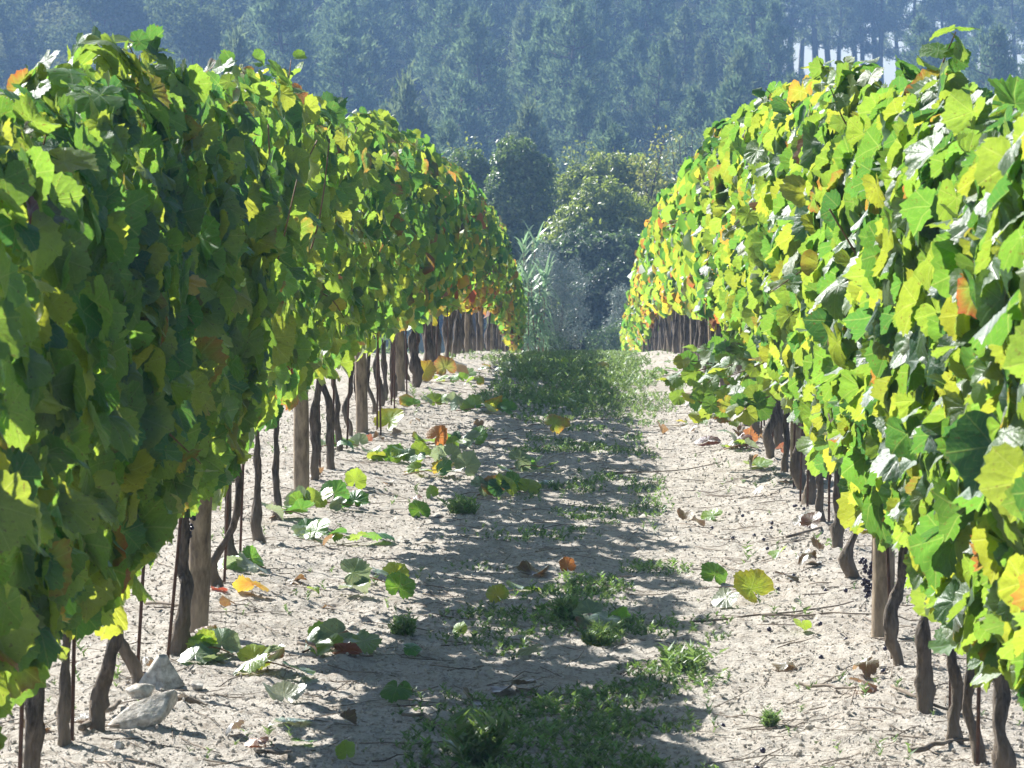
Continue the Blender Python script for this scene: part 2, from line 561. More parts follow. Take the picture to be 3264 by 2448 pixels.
PINE_C = np.array([.15, .235, .11])
def pine(name, H, Rad, bare, nwh, dens, cand=.6, lean=0.0):
    root = empty(name)
    zz = np.linspace(-.6, H * .97, 10)
    path = np.stack([lean * (zz / H) ** 2 + .12 * np.sin(zz * .5), .1 * np.cos(zz * .6), zz], -1)
    parts = [tube(path, np.linspace(.028 * H * .75 + .05, .03, 10), 7, .15)]
    B, D, L = [], [], []
    for w in range(nwh):
        f = min(max((w + R.uniform(-.3, .3)) / nwh, 0.0), 1.0)
        h = H * (bare + (1 - bare) * f)
        r = Rad * max(.02, 1 - f ** 1.9) ** .85 * R.uniform(.7, 1.15) * min(1, .6 + f * 3)
        cx = np.interp(h, zz, path[:, 0]), np.interp(h, zz, path[:, 1])
        for k in range(R.integers(4, 7)):
            a = R.uniform(0, 6.28)
            rr = r * R.uniform(.65, 1.1)
            e = np.array([cx[0] + rr * math.cos(a), cx[1] + rr * math.sin(a), h + rr * R.uniform(.05, .45)])
            s0 = np.array([cx[0], cx[1], h])
            if rr > .5: parts.append(tube(np.stack([s0, (s0 + e) / 2 + [0, 0, -.05 * rr], e]), [.05, .035, .015], 4))
            m = int(1.35 * dens * (.5 + rr))
            t = R.uniform(.3, 1.0, m) ** .6
            p = s0 + (e - s0) * t[:, None] + R.normal(0, .14 + .05 * rr, (m, 3))
            B.append(p); D.append(R.normal(0, .55, (m, 3)) + [0, 0, .75] + .5 * unit(e - s0)); L.append(R.uniform(.2, .42, m))
            mc = int(dens * .45)                       # upright candle of new growth at the tip
            hc = R.uniform(.3, 1.0, ) * cand
            p = e + np.stack([R.normal(0, .05, mc), R.normal(0, .05, mc), R.uniform(0, hc, mc)], -1)
            B.append(p); D.append(R.normal(0, .5, (mc, 3)) + [0, 0, 1.0]); L.append(R.uniform(.18, .34, mc))
    m = int(dens * 2)
    B.append(np.array([path[-1, 0], path[-1, 1], H * .9]) + np.stack([R.normal(0, .08, m), R.normal(0, .08, m), R.uniform(0, H * .12, m)], -1))
    D.append(R.normal(0, .5, (m, 3)) + [0, 0, 1]); L.append(R.uniform(.2, .35, m))
    B, D, L = np.concatenate(B), np.concatenate(D), np.concatenate(L)
    cl = .75 + .5 * R.random((len(B), 1))
    V, F, C = spikes(B, D, L, L * .3, PINE_C * cl * np.array([1 + .25 * R.random(), 1, 1]))
    tv, tf = merge(parts)
    mk("trunk", tv, tf, M_TRUNK, root)
    mk("crown", V, F, M_PINE, root, cols=C)
    return root

def lump_points(lumps, per, shell=.6, holes=.4):
    """points and outward normals in the shells of a set of ellipsoids, thinned by noise so that gaps show"""
    P, Nn = [], []
    for (cx, cy, cz, rx, ry, rz) in lumps:
        K = int(per * (rx * ry + ry * rz + rx * rz) / 3 * 4)
        d = unit(R.normal(0, 1, (K, 3)))
        rad = shell + (1 - shell) * R.random((K, 1)) ** .5
        k2 = (fbm(d[:, 0] * 2.6 + cx * 3 + 9, d[:, 2] * 2.6 + d[:, 1] * 2 + cz, 41, 3) - .5)[:, None]
        rad = rad * (1 + .95 * k2)
        keep = (fbm(d[:, 0] * 5 + 20 + cx, d[:, 2] * 5 + d[:, 1] * 3.1 + cz * 2, 55, 2) > holes)
        p = np.array([cx, cy, cz]) + d * rad * np.array([rx, ry, rz])
        P.append(p[keep]); Nn.append(d[keep])
    return np.concatenate(P), np.concatenate(Nn)

def leafy(name, root, lumps, per, size, tint, mat, asp=.55, holes=.38, shell=.55, var=.25, up=.35):
    P, D = lump_points(lumps, per, shell, holes)
    K = len(P)
    nr = D * .6 + R.normal(0, .6, (K, 3)) + [0, 0, up]
    V, F, C = quads(P, nr, R.uniform(.7, 1.3, K) * size, np.asarray(tint) * np.ones((K, 1)), var, asp)
    return mk(name, V, F, mat, root, cols=C, smooth=False)

def broadleaf(name, H, Rad, tint):
    root = empty(name)
    parts = [tube(np.array([[0, 0, -.5], [.1, 0, H * .3], [0, .1, H * .6]]), [.2, .16, .08], 7, .2)]
    lumps = []
    for k in range(11):
        a, f = R.uniform(0, 6.28), R.uniform(.25, .95)
        r = Rad * math.sqrt(max(0.05, 1 - (2 * f - 1.05) ** 2)) * .65
        c = np.array([r * math.cos(a), r * math.sin(a), H * f])
        parts.append(tube(np.stack([[0, 0, H * .28], c * .5 + [0, 0, H * .2], c]), [.08, .05, .02], 5))
        q = R.uniform(.32, .5) * Rad
        lumps.append((*c, q, q, q * .85))
    tv, tf = merge(parts)
    mk("trunk", tv, tf, M_TRUNK, root)
    leafy("crown", root, lumps, 230, .26, tint, M_PINE, holes=.42)
    return root

def build_forest():
    protos = [pine("pine_tree", 9.5, 2.1, .12, 17, 34), pine("pine_tree", 8.2, 2.3, .10, 15, 34),
              pine("pine_tree", 10.5, 2.5, .18, 17, 32), pine("pine_tree", 7.4, 1.6, .06, 15, 34, .9)]
    tall = [pine("tall_pine", 15, 2.9, .46, 11, 42, .4), pine("tall_pine", 16, 3.2, .53, 10, 42, .4, .6), pine("tall_pine", 14, 2.6, .38, 12, 42, .4, -.4)]
    broad = [broadleaf("broadleaf_tree", 9, 3.2, (.15, .20, .09)), broadleaf("broadleaf_tree", 8, 3.0, (.19, .22, .10)), broadleaf("broadleaf_tree", 10, 3.4, (.14, .19, .08))]
    used = set()
    def put(pr, X, Y, sc, label, cat, group):
        if pr.name not in used: o = pr
        else: o = copy_tree(pr)
        used.add(pr.name)
        o.location = (X, Y, float(ground_base(X, Y)) - .3 + 0)
        o.rotation_euler = (0, 0, R.uniform(0, 6.28))
        o.scale = (sc * R.uniform(.9, 1.15), sc * R.uniform(.9, 1.15), sc)
        tag(o, label, cat, group)
    # young pines standing free at the foot of the slope
    for (xp, Y, sc, k, lab) in ((407, 152, 1.42, 3, "slender young pine with a pointed top standing clear of the slope above the shaded row"),
                                (446, 148, .95, 0, "bushy young pine with upright shoots just above the end of the shaded row"),
                                (528, 150, 1.28, 3, "thin young pine with pale shoots behind the tallest ivy-clad bush"),
                                (616, 152, 1.06, 1, "broad young pine with candle-like shoots behind the round bushes"),
                                (575, 146, 1.0, 3, "tiny pale pine tip showing between the two ivy-clad bushes"),
                                (238, 165, 1.6, 3, "pale pointed pine rising behind the wooden post top of the shaded row")):
        put(protos[k], at(xp, Y), Y, sc, lab, "pine tree", "young pines at the foot of the slope")
    Y = 172.0
    while Y < 318:
        half0, half1 = at(-70, Y), at(1100, Y)
        X = half0 + R.uniform(0, 3)
        while X < half1:
            yy = Y + R.uniform(-4, 4)
            xp = VX + X * FPX / yy
            left = (1 - smooth01((xp - 120) / 200.0))
            dens = 5.4
            if (775 < xp < 905 and Y > 198) or (xp > 770 and Y > 265):
                X += 3; continue
            if R.random() < left * .85:
                put(broad[R.integers(0, 3)], X, yy, R.uniform(.75, 1.05), "hazy grey-green broadleaf tree in the wood at the left of the slope", "tree", "broadleaf trees of the far wood")
            else:
                put(protos[R.integers(0, 4)], X, yy, R.uniform(.75, 1.12), "hazy blue-green pine packed among others on the wooded slope", "pine tree", "pines of the far wooded slope")
            X += dens * R.uniform(.75, 1.3)
        Y += 10.0
    # tall bare-stemmed pines on the ridge with the sky behind
    for i, xp in enumerate((748, 775, 790, 801, 812, 826, 838, 851, 860, 872, 880, 896, 912, 930, 941, 948, 955, 972, 990, 1001, 1012, 1030, 1050)):
        Yr = 300 + (14 if i % 2 else 0) + R.uniform(-6, 6)
        put(tall[i % 3], at(xp, Yr), Yr, R.uniform(.85, 1.1), "tall bare-stemmed pine on the ridge with bright sky between the trunks", "pine tree", "tall pines along the ridge")
    # understorey mass on the slope
    K = 9000
    Yb = 142 + 185 * R.random(K) ** 1.1
    Xb = at(-60, Yb) + (at(1090, Yb) - at(-60, Yb)) * R.random(K)
    cl = fbm(Xb * .25, Yb * .25, 77, 3)
    k = cl > .42
    Xb, Yb, cl = Xb[k], Yb[k], cl[k]
    Zb = ground_base(Xb, Yb) + (cl - .42) * 7 * R.random(len(Xb)) - .1
    B = np.stack([Xb, Yb, Zb], -1)
    K = len(B)
    B = np.repeat(B, 4, 0) + R.normal(0, .35, (K * 4, 3))
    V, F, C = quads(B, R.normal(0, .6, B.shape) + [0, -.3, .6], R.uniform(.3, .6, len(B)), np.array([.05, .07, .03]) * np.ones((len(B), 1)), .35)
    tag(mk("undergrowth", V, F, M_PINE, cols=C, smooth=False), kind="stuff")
build_forest()

# ------------------------------------------------------------------ background: trees and bushes past the end of the rows
def stems(root, name, pts, r0, r1, mat=None):
    parts = []
    for P in pts:
        q = resample(P, 8)
        parts.append(tube(q, np.linspace(r0, r1, 8), 6, .2))
    v, f = merge(parts)
    return mk(name, v, f, mat or M_TRUNK, root)

def sprays(name, root, pts, per, size, tint, mat, spread=.12):
    """loose leafy twigs that stick out of a crown"""
    B = []
    for P in pts:
        q = resample(P, 10)
        B.append(np.repeat(q[2:], per, 0) + R.normal(0, spread, (8 * per, 3)))
    B = np.concatenate(B)
    K = len(B)
    V, F, C = quads(B, R.normal(0, .8, (K, 3)) + [0, -.2, .4], R.uniform(.7, 1.3, K) * size, np.asarray(tint) * np.ones((K, 1)), .25, .5)
    return mk(name, V, F, mat, root, cols=C, smooth=False)

def W(x, y, d, dy=0.0):
    return np.array([at(x, d), d + dy, zat(y, d)])

def build_midground():
    def lumps_px(lst, d, base):
        """(x, y, radius px across, radius px up, depth offset m)"""
        k = d / FPX
        out = []
        for (x, y, rx, rz, dy) in lst:
            p = W(x, y, d, dy) - base
            out.append((p[0], p[1], p[2], rx * k, max(rx, rz) * k * .9, rz * k))
        return out
    dk = (.16, .25, .035)
    ol = (.31, .39, .05)
    spec = [
        ("ivy_clad_tree", 97, 470, "small leaning tree smothered in dark ivy beside the end of the shaded row",
         [(466, 170, 24, 20, 0), (484, 178, 14, 12, -.2), (480, 192, 24, 20, 0), (487, 215, 24, 26, .4), (482, 250, 34, 36, 0)], dk, [(455, 150, 466, 178), (468, 143, 474, 170)]),
        ("ivy_clad_tree", 96, 520, "tallest ivy-clad bush with a rounded peak in the middle of the view",
         [(515, 160, 26, 22, 0), (533, 172, 20, 18, -.2), (520, 180, 32, 26, 0), (509, 196, 28, 26, -.3), (525, 215, 34, 34, .3), (505, 245, 38, 34, 0), (525, 275, 36, 34, 0)], dk, [(542, 160, 532, 185), (551, 168, 538, 190)]),
        ("ivy_clad_tree", 98, 610, "wide pale-green ivy bush with yellow twigs above the round laurel bush",
         [(582, 188, 30, 24, 0), (606, 176, 28, 22, -.2), (630, 180, 28, 26, 0), (650, 198, 26, 24, .3), (590, 215, 34, 30, .5), (640, 225, 34, 34, .4), (600, 260, 50, 50, .6)], ol, [(566, 150, 574, 180), (583, 145, 588, 175), (600, 150, 604, 170)]),
        ("laurel_bush", 91, 600, "big round glossy-leaved bush filling the gap between the two rows",
         [(600, 205, 30, 26, 0), (583, 226, 34, 26, -.2), (622, 228, 36, 34, 0), (570, 252, 34, 26, -.3), (605, 258, 46, 36, 0), (638, 262, 32, 36, .2), (600, 300, 46, 40, .2)], ol, []),
        ("laurel_bush", 88, 598, "low leafy bush with shiny drooping leaves in front of the round bush",
         [(560, 256, 26, 16, 0), (590, 248, 36, 20, 0), (620, 250, 30, 20, -.2), (646, 256, 24, 22, 0), (585, 272, 36, 18, 0)], (.12, .19, .06), []),
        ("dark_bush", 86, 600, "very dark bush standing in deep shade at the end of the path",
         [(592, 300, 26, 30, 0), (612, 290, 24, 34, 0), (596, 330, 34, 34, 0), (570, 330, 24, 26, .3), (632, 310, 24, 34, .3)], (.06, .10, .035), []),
        ("grey_shrub", 82, 553, "grey-leaved olive-like shrub left of the dark bush at the path's end",
         [(546, 264, 20, 20, 0), (566, 282, 24, 24, 0), (546, 296, 28, 30, -.2), (562, 318, 28, 32, 0), (542, 335, 26, 28, 0), (530, 312, 20, 28, 0)], (.24, .29, .23), [(540, 240, 546, 270), (586, 292, 570, 300), (585, 310, 570, 312)]),
        ("grey_shrub", 84, 628, "smaller grey shrub under the end of the sunlit row",
         [(622, 300, 14, 18, 0), (632, 318, 18, 22, 0), (616, 330, 14, 18, 0)], (.25, .30, .24), []),
        ("weedy_bush", 78, 615, "low bright-green weedy bush where the grassy path dips away",
         [(602, 340, 18, 14, 0), (625, 336, 18, 18, 0), (552, 345, 16, 14, 0)], (.12, .20, .06), []),
    ]
    for (nm, d, bx, lab, ls, tint, twigs) in spec:
        X = at(bx, d)
        base = np.array([X, d, float(ground_z(X, d))])
        root = empty(nm, base)
        tag(root, lab, "tree" if "tree" in nm else "bush", "bushes and trees past the end of the rows")
        L = lumps_px(ls, d, base)
        grey = nm == "grey_shrub"
        small = nm in ("grey_shrub", "weedy_bush")
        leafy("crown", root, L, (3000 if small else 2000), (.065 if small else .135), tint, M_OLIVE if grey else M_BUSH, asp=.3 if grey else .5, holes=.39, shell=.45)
        pts = []
        for l in L:
            c = np.array(l[:3])
            pts.append(np.stack([[R.normal(0, .1), R.normal(0, .1), -.2], [c[0] * .4, c[1] * .4, c[2] * .5], c]))
        stems(root, "trunk", pts, .07, .015)
        if twigs:
            tp = [np.stack([W(b[2], b[3], d) - base, W((b[0] + b[2]) / 2 + 2, (b[1] + b[3]) / 2, d) - base, W(b[0], b[1], d) - base]) for b in twigs]
            sprays("leaves", root, tp, 7, .07 if grey else .12, (.30, .36, .06) if not grey else (.2, .22, .18), M_BUSH, .07 if grey else .13)
    # walnut-like sprouts with yellowing leaves
    d, X = 93, at(664, 93)
    base = np.array([X, d, float(ground_z(X, d))])
    root = empty("walnut_tree", base)
    tag(root, "sparse tree with yellowing leaves leaning out beside the sunlit row", "tree", "bushes and trees past the end of the rows")
    br = [np.stack([W(640, 240, d) - base, W(650, 200, d) - base, W(657, 168, d) - base, W(664, 138, d) - base]),
          np.stack([W(640, 230, d) - base, W(660, 195, d) - base, W(688, 182, d) - base]),
          np.stack([W(645, 225, d) - base, W(648, 190, d) - base, W(640, 160, d) - base]),
          np.stack([W(650, 235, d) - base, W(668, 215, d) - base, W(672, 190, d) - base])]
    stems(root, "trunk", [np.stack([[0, 0, -.3], (W(642, 260, d) - base), br[0][0]])] + br, .05, .012)
    sprays("leaves", root, br, 40, .12, (.34, .36, .07), M_BUSH, .2)
    # feathery young poplars
    for (xp, d, ht, lab) in ((690, 118, 128, "feathery pale young poplar with upright twigs above the sunlit row"), (672, 121, 150, "shorter feathery young poplar beside the yellowing tree")):
        X = at(xp, d)
        base = np.array([X, d, float(ground_z(X, d))])
        root = empty("poplar_tree", base)
        tag(root, lab, "tree", "bushes and trees past the end of the rows")
        pts = []
        for k in range(16):
            a = R.uniform(-1, 1)
            e = W(xp + a * 30, ht + abs(a) * 22 + R.uniform(0, 12), d, R.uniform(-.6, .6)) - base
            pts.append(np.stack([[0, 0, e[2] * .45], e * [.7, .7, .75], e]))
        stems(root, "trunk", [np.array([[0, 0, -.3], [0, 0, 2], [0, 0, 4]])] + pts, .05, .01)
        sprays("leaves", root, pts, 34, .09, (.22, .29, .12), M_BUSH, .09)
    # giant reeds at the end of the shaded row
    for (xp, d, topy, lab) in ((519, 79, 210, "tall giant reed with arching strap leaves at the end of the shaded row"), (530, 77, 256, "lower giant reed clump in front of the taller reed")):
        X = at(xp, d)
        base = np.array([X, d, float(ground_z(X, d))])
        H = zat(topy, d) - base[2]
        root = empty("giant_reed", base)
        tag(root, lab, "reed", "giant reeds at the row end")
        V, F, C, o = [], [], [], 0
        st = []
        for s in range(9):
            bx, by, hs = R.normal(0, .16), R.normal(0, .16), H * R.uniform(.6, .88)
            tx, ty = bx + R.normal(0, .18), by + R.normal(0, .15)
            st.append(np.stack([[bx, by, -.2], [(bx + tx) / 2, (by + ty) / 2, hs * .5], [tx, ty, hs]]))
            for k in range(26):
                f = R.uniform(.35, 1.0) ** .7
                p0 = np.array([bx + (tx - bx) * f, by + (ty - by) * f, hs * f])
                a = R.uniform(0, 6.28)
                L = R.uniform(.35, .62)
                rise = R.uniform(.2, 1.0) if f < .9 else R.uniform(.9, 1.6)
                t = np.linspace(0, 1, 7)[:, None]
                dirv = np.array([math.cos(a), math.sin(a), 0])
                c = p0 + dirv * L * t * .8 + np.array([0, 0, 1]) * L * (rise * t - (1.1 if f < .9 else .5) * t ** 2)
                wdt = .03 * np.sin(np.clip(1 - t, 0, 1) * 1.4 + .15)
                sd = np.array([-math.sin(a), math.cos(a), .3]) * wdt
                vv = np.stack([c - sd, c + sd], 1).reshape(-1, 3)
                i = np.arange(6) * 2
                V.append(vv); F.append(np.stack([i, i + 1, i + 3, i + 2], -1) + o); o += 14
                C.append(np.tile(np.array([.24, .38, .18]) * R.uniform(.7, 1.3), (14, 1)))
        mk("leaves", np.concatenate(V), np.concatenate(F), M_BUSH, root, cols=np.concatenate(C))
        stems(root, "stem", st, .018, .008, M_CANE)
build_midground()

# ------------------------------------------------------------------ the vine rows
Z5, Z6, Z7, Z9, C5 = (345, 257.3, .156), (679, 257.3, .156), (0, 514.5, .156), (679, 514.5, .156), (266.7, 298, .0851)
LEFT_V = [  # (distance, close-up frame, trunk outline in that frame, thickness in that frame)
    (9.72, Z7, [(370, 1660), (375, 1400), (385, 1170), (395, 900)], [90, 85, 82, 70]),
    (9.95, Z7, [(625, 1610), (600, 1450), (572, 1270), (640, 1130), (690, 1000), (715, 860), (738, 650), (745, 480)], [95, 112, 135, 100, 85, 85, 62, 58]),
    (10.9, Z7, [(850, 1200), (862, 1080), (850, 980), (790, 910), (735, 860), (700, 700), (720, 500)], [85, 90, 92, 85, 75, 60, 50]),
    (11.54, Z7, [(1095, 1010), (1107, 900), (1130, 780), (1168, 600), (1185, 450), (1150, 330), (1165, 200), (1170, -100)], [112, 125, 120, 92, 82, 85, 60, 50]),
    (13.46, Z7, [(1400, 560), (1370, 450), (1332, 375), (1335, 320), (1400, 240), (1470, 130), (1512, 0), (1530, -200)], [72, 78, 72, 55, 42, 40, 38, 36]),
    (14.15, Z7, [(1520, 420), (1512, 340), (1480, 260), (1452, 150), (1445, 0), (1450, -200)], [72, 76, 72, 64, 55, 45]),
    (15.1, Z7, [(1655, 248), (1642, 150), (1630, 60), (1642, -100), (1640, -300)], [70, 78, 78, 60, 45]),
    (16.1, Z7, [(1765, 98), (1778, 40), (1770, -60), (1760, -250)], [62, 66, 60, 42]),
    (19.07, C5, [(745, 2080), (735, 1660), (742, 1400), (718, 1200), (660, 1050), (608, 920), (590, 700)], [95, 90, 95, 80, 70, 62, 50]),
    (20.2, C5, [(850, 1880), (832, 1640), (808, 1400), (842, 1250), (800, 1100), (768, 960), (760, 700)], [90, 80, 82, 72, 62, 55, 50]),
    (21.45, C5, [(960, 1660), (990, 1560), (925, 1400), (900, 1250), (965, 1170), (1000, 900)], [100, 95, 75, 66, 55, 50]),
    (21.9, C5, [(1150, 1620), (1150, 1500), (1100, 1300), (1040, 1000), (1050, 700), (1060, 400)], [75, 78, 80, 76, 70, 60]),
    (23.7, C5, [(1262, 1390), (1265, 1240), (1205, 1120), (1165, 1000), (1190, 800), (1200, 500)], [68, 74, 62, 58, 55, 45]),
    (24.35, C5, [(1335, 1310), (1345, 1130), (1305, 950), (1262, 820), (1300, 680), (1310, 450)], [85, 92, 72, 66, 58, 45]),
    (25.0, C5, [(1392, 1230), (1395, 1080), (1380, 900), (1370, 700), (1375, 500)], [66, 70, 60, 52, 44]),
    (25.6, C5, [(1492, 1190), (1492, 1000), (1462, 820), (1470, 600)], [78, 80, 66, 52]),
    (27.3, C5, [(1738, 1005), (1760, 900), (1725, 700), (1700, 500), (1735, 350), (1740, 200)], [90, 130, 105, 85, 85, 60]),
]
RIGHT_V = [
    (9.2, Z9, [(2115, 1800), (2090, 1500), (2052, 1330), (2085, 1100), (2090, 800)], [130, 130, 125, 110, 80]),
    (9.55, Z9, [(1975, 1700), (1932, 1500), (1868, 1300), (1855, 1220), (1880, 1000)], [105, 100, 85, 70, 60]),
    (9.8, Z9, [(1790, 1590), (1782, 1350), (1812, 1190), (1780, 1000), (1735, 850), (1742, 700), (1750, 500)], [95, 96, 92, 75, 70, 52, 50]),
    (10.5, Z9, [(1597, 1325), (1592, 1100), (1572, 900), (1562, 740), (1592, 600), (1580, 400)], [105, 102, 96, 88, 66, 55]),
    (11.47, Z9, [(1442, 1025), (1412, 900), (1376, 780), (1348, 620), (1400, 530), (1442, 430), (1452, 300), (1450, 50)], [92, 88, 86, 104, 76, 66, 62, 52]),
    (13.75, Z9, [(1162, 500), (1122, 370), (1063, 265), (1110, 195), (1162, 80), (1168, -40), (1170, -250)], [82, 90, 92, 58, 50, 46, 42]),
    (14.9, Z9, [(1005, 290), (1010, 180), (1022, 80), (1042, 10), (1020, -80), (1020, -300)], [62, 76, 84, 76, 60, 46]),
    (15.95, Z9, [(938, 125), (918, 40), (890, -20), (910, -130), (905, -300)], [56, 62, 66, 56, 42]),
    (16.9, Z6, [(838, 1650), (845, 1480), (875, 1350), (858, 1200), (850, 1080), (850, 850)], [74, 92, 84, 72, 64, 46]),
    (17.7, Z6, [(822, 1540), (792, 1430), (735, 1340), (770, 1230), (812, 1120), (822, 1020), (820, 800)], [58, 80, 104, 60, 48, 46, 42]),
    (18.75, Z6, [(680, 1445), (682, 1350), (690, 1230), (690, 1000)], [50, 52, 46, 40]),
    (19.6, Z6, [(612, 1345), (592, 1230), (555, 1135), (602, 1050), (600, 850)], [58, 66, 82, 60, 44]),
    (20.15, Z6, [(642, 1300), (632, 1200), (642, 1080), (630, 850)], [54, 58, 62, 44]),
    (21.3, Z6, [(497, 1195), (490, 1080), (500, 950)], [44, 48, 40]),
    (22.4, Z6, [(440, 1105), (440, 1000), (445, 880)], [62, 56, 44]),
    (23.4, Z6, [(385, 1035), (388, 950), (390, 840)], [42, 42, 38]),
]
LP = [12.05, 17.25, 21.7, 26.4, 31.3, 36.2, 41.0, 46.0, 51.0, 56.0, 61.0]
RP = [12.15, 18.35, 23.9, 29.2, 34.4, 39.6, 44.8, 50.0, 55.2, 60.4, 65.6, 70.8]
ORD = ["first", "second", "third", "fourth", "fifth", "sixth", "seventh", "eighth", "ninth", "tenth"]

def top_h(left, d):
    """height of the canopy top above the soil along the row"""
    if left: return np.interp(d, [6, 8.2, 9.3, 10.4, 11.6, 13.0, 14.6, 16.2, 18, 26, 40, 80], [1.60, 1.62, 1.70, 1.88, 1.84, 1.76, 1.92, 1.84, 1.86, 1.80, 1.76, 1.74])
    return np.interp(d, [6, 8.4, 10.2, 12.6, 15, 17.6, 24, 32, 80], [1.70, 1.70, 1.73, 1.82, 1.88, 1.92, 1.82, 1.69, 1.78])

def foliage(left, y0, y1, base):
    """the leaves of one vine: a clipped curtain of blades, thickest in its outer shells"""
    d = .5 * (y0 + y1)
    xr = XL if left else XR
    inner = 1.0 if left else -1.0
    lod = 0 if d < 25 else (1 if d < 46 else 2)
    per = [(590 if d < 12.0 else 285) if left else 600, 440, 360][lod]
    K = int(per * (y1 - y0))
    Yv = R.uniform(y0 - .12, y1 + .12, K)
    zt = top_h(left, Yv) + .34 * (fbm(Yv * 2.4, Yv * 0 + left * 7, 61, 3) - .5) + .04
    zb = (np.interp(Yv, [7, 9.6, 11, 13, 16, 20, 26, 40], [.42, .46, .56, .62, .62, .62, .52, .54]) if left else
          np.interp(Yv, [8, 11, 14, 18, 24, 35], [.48, .50, .56, .68, .60, .56])) + .26 * (fbm(Yv * 1.3 + 5, Yv * 0 + left * 3, 63, 2) - .5) + .05 * smooth01((d - 30) / 10.0)
    k = R.random(K)
    side = np.where(k < .58, inner, np.where(k < .82, -inner, 0))
    if left: zb = zb + np.where(side == inner, .02, np.where(side == 0, .22, .42))
    q = R.random(K) ** .92
    zr = zb + (zt - zb) * q
    prof = np.interp(q, [0, .12, .45, .8, .95, 1.0], [.10, .16, .24, .235, .18, .08])
    bulge = 1 + .75 * (fbm(Yv * 2.1, zr * 2.1 + left * 11, 71, 3) - .5)
    off = np.where(side == 0, R.uniform(-1, 1, K), side * (1 - np.abs(R.normal(0, .24, K)))) * prof * bulge
    P = np.stack([xr + off, Yv, ground_base(xr + 0 * Yv, Yv) + zr], -1)
    # thin some spots of the shell so that dark holes open up
    hole = (fbm(Yv * 3.1 + 40, zr * 2.2 + 4, 81, 2) > .40) | (R.random(K) < (.42 if left else .7))
    P, q, side, zr, Yv, off = P[hole], q[hole], side[hole], zr[hole], Yv[hole], off[hole]
    K = len(P)
    # each blade's upper face looks outwards and upwards, its tip hangs down
    so = np.where(side == 0, np.sign(R.normal(0, 1, K)) * .6, side)
    nr = np.stack([so * .85 + R.normal(0, .35, K), R.normal(-.15 if left else .28, .50, K), R.normal(.36, .38, K) + .7 * smooth01((q - .85) / .15)], -1)
    tp = np.stack([so * .25 + R.normal(0, .42, K), R.normal(0, .55, K), -np.ones(K)], -1)
    tp[q > .93] += [0, 0, .8]
    sz = np.clip(R.normal(.118, .032, K), .055, .20) * np.where(q > .92, .82, 1) * [1.0, 1.06, 1.2][lod]
    low = 1 - smooth01((q - .05) / .35)
    au = .012 + .06 * low + (.10 + .32 * low) * smooth01((d - 24) / 18.0) * (1.0 if left else .85)
    if not left: au = au * (.3 + .7 * smooth01((d - 18) / 10.0)) + .05 * smooth01((d - 16) / 10.0)
    pat = smooth01((fbm(Yv * .6, zr * .9 + left * 5, 91, 2) - .5) * 6)
    au = au * (.35 + 1.3 * pat)
    c, e, ea = leaf_colours(K, au, .035 if d < 24 else .08)
    V, F, C, L = leaves(P, nr, tp, sz, lod, c, e, ea, 1.3)
    # young shoots reaching above the clipped top
    ns = R.poisson(1.1 * (y1 - y0))
    return V - base, F, C, L, lod

def shoot(P0, P1, n, size, bend=.1, autumn=.03, lod=0):
    """a leafy shoot: stem path and blades along it (world coordinates)"""
    P0, P1 = np.array(P0, float), np.array(P1, float)
    mid = (P0 + P1) / 2 + R.normal(0, bend, 3) * [1, 1, .4]
    q = resample(np.stack([P0, mid, P1]), 12)
    t = np.linspace(.12, 1, n)
    B = np.stack([np.interp(t * 11, np.arange(12), q[:, k]) for k in range(3)], -1)
    dv = unit(P1 - P0)
    sd = unit(np.cross(dv, [0, 0, 1]) + 1e-6)
    s = np.where(np.arange(n) % 2 == 0, 1, -1)[:, None]
    tp = sd * s + dv * .5 + R.normal(0, .3, (n, 3)) + [0, 0, -.25]
    nr = np.array([0, -.5, .75]) + R.normal(0, .42, (n, 3))
    c, e, ea = leaf_colours(n, np.full(n, autumn), .1)
    pet = B + unit(tp) * .03
    sz = size * np.linspace(1.1, .65, n) * R.uniform(.85, 1.15, n)
    return q, leaves(pet, nr, tp, sz, lod, c, e, ea, 1.0)

def trunk_shape(spec, base, d, seed):
    """trunk tube following the outline seen in the photo, in the vine's own coordinates"""
    if spec:
        fr, pts, wd = spec
        k = d / FPX
        P = []
        for i, ((u, v), w) in enumerate(zip(pts, wd)):
            x, y = fr[0] + u * fr[2], fr[1] + v * fr[2]
            P.append((at(x, d) - base[0], .02 * math.sin(i * 1.7 + seed), zat(y, d) - base[2], max(w * fr[2] * k * .45, .011)))
        P[0] = (P[0][0], P[0][1], -.06, P[0][3] * 1.1)
    else:
        r0 = R.uniform(.017, .028) if d > 10 else R.uniform(.013, .017)
        x, P = R.normal(0, .02), []
        a = R.normal(0, .05 if 10 < d < 24 else .015)
        for z, f in ((-.06, 1.15), (.1, 1.1), (.22, 1.25), (.34, .95), (.5, .8), (.7, .7), (.9, .6)):
            P.append((x, R.normal(0, .015), z, r0 * f * R.uniform(.85, 1.15)))
            x += a * R.uniform(-.4, 1.3) * .5 + R.normal(0, .018)
    last = P[-1]
    if last[2] < .85: P.append((last[0] * .6, last[1], .9, last[3] * .8))
    q = resample(P, 40 if d < 30 else 12)
    return tube(q[:, :3], q[:, 3], 16 if d < 30 else 6, .85, seed=seed), q

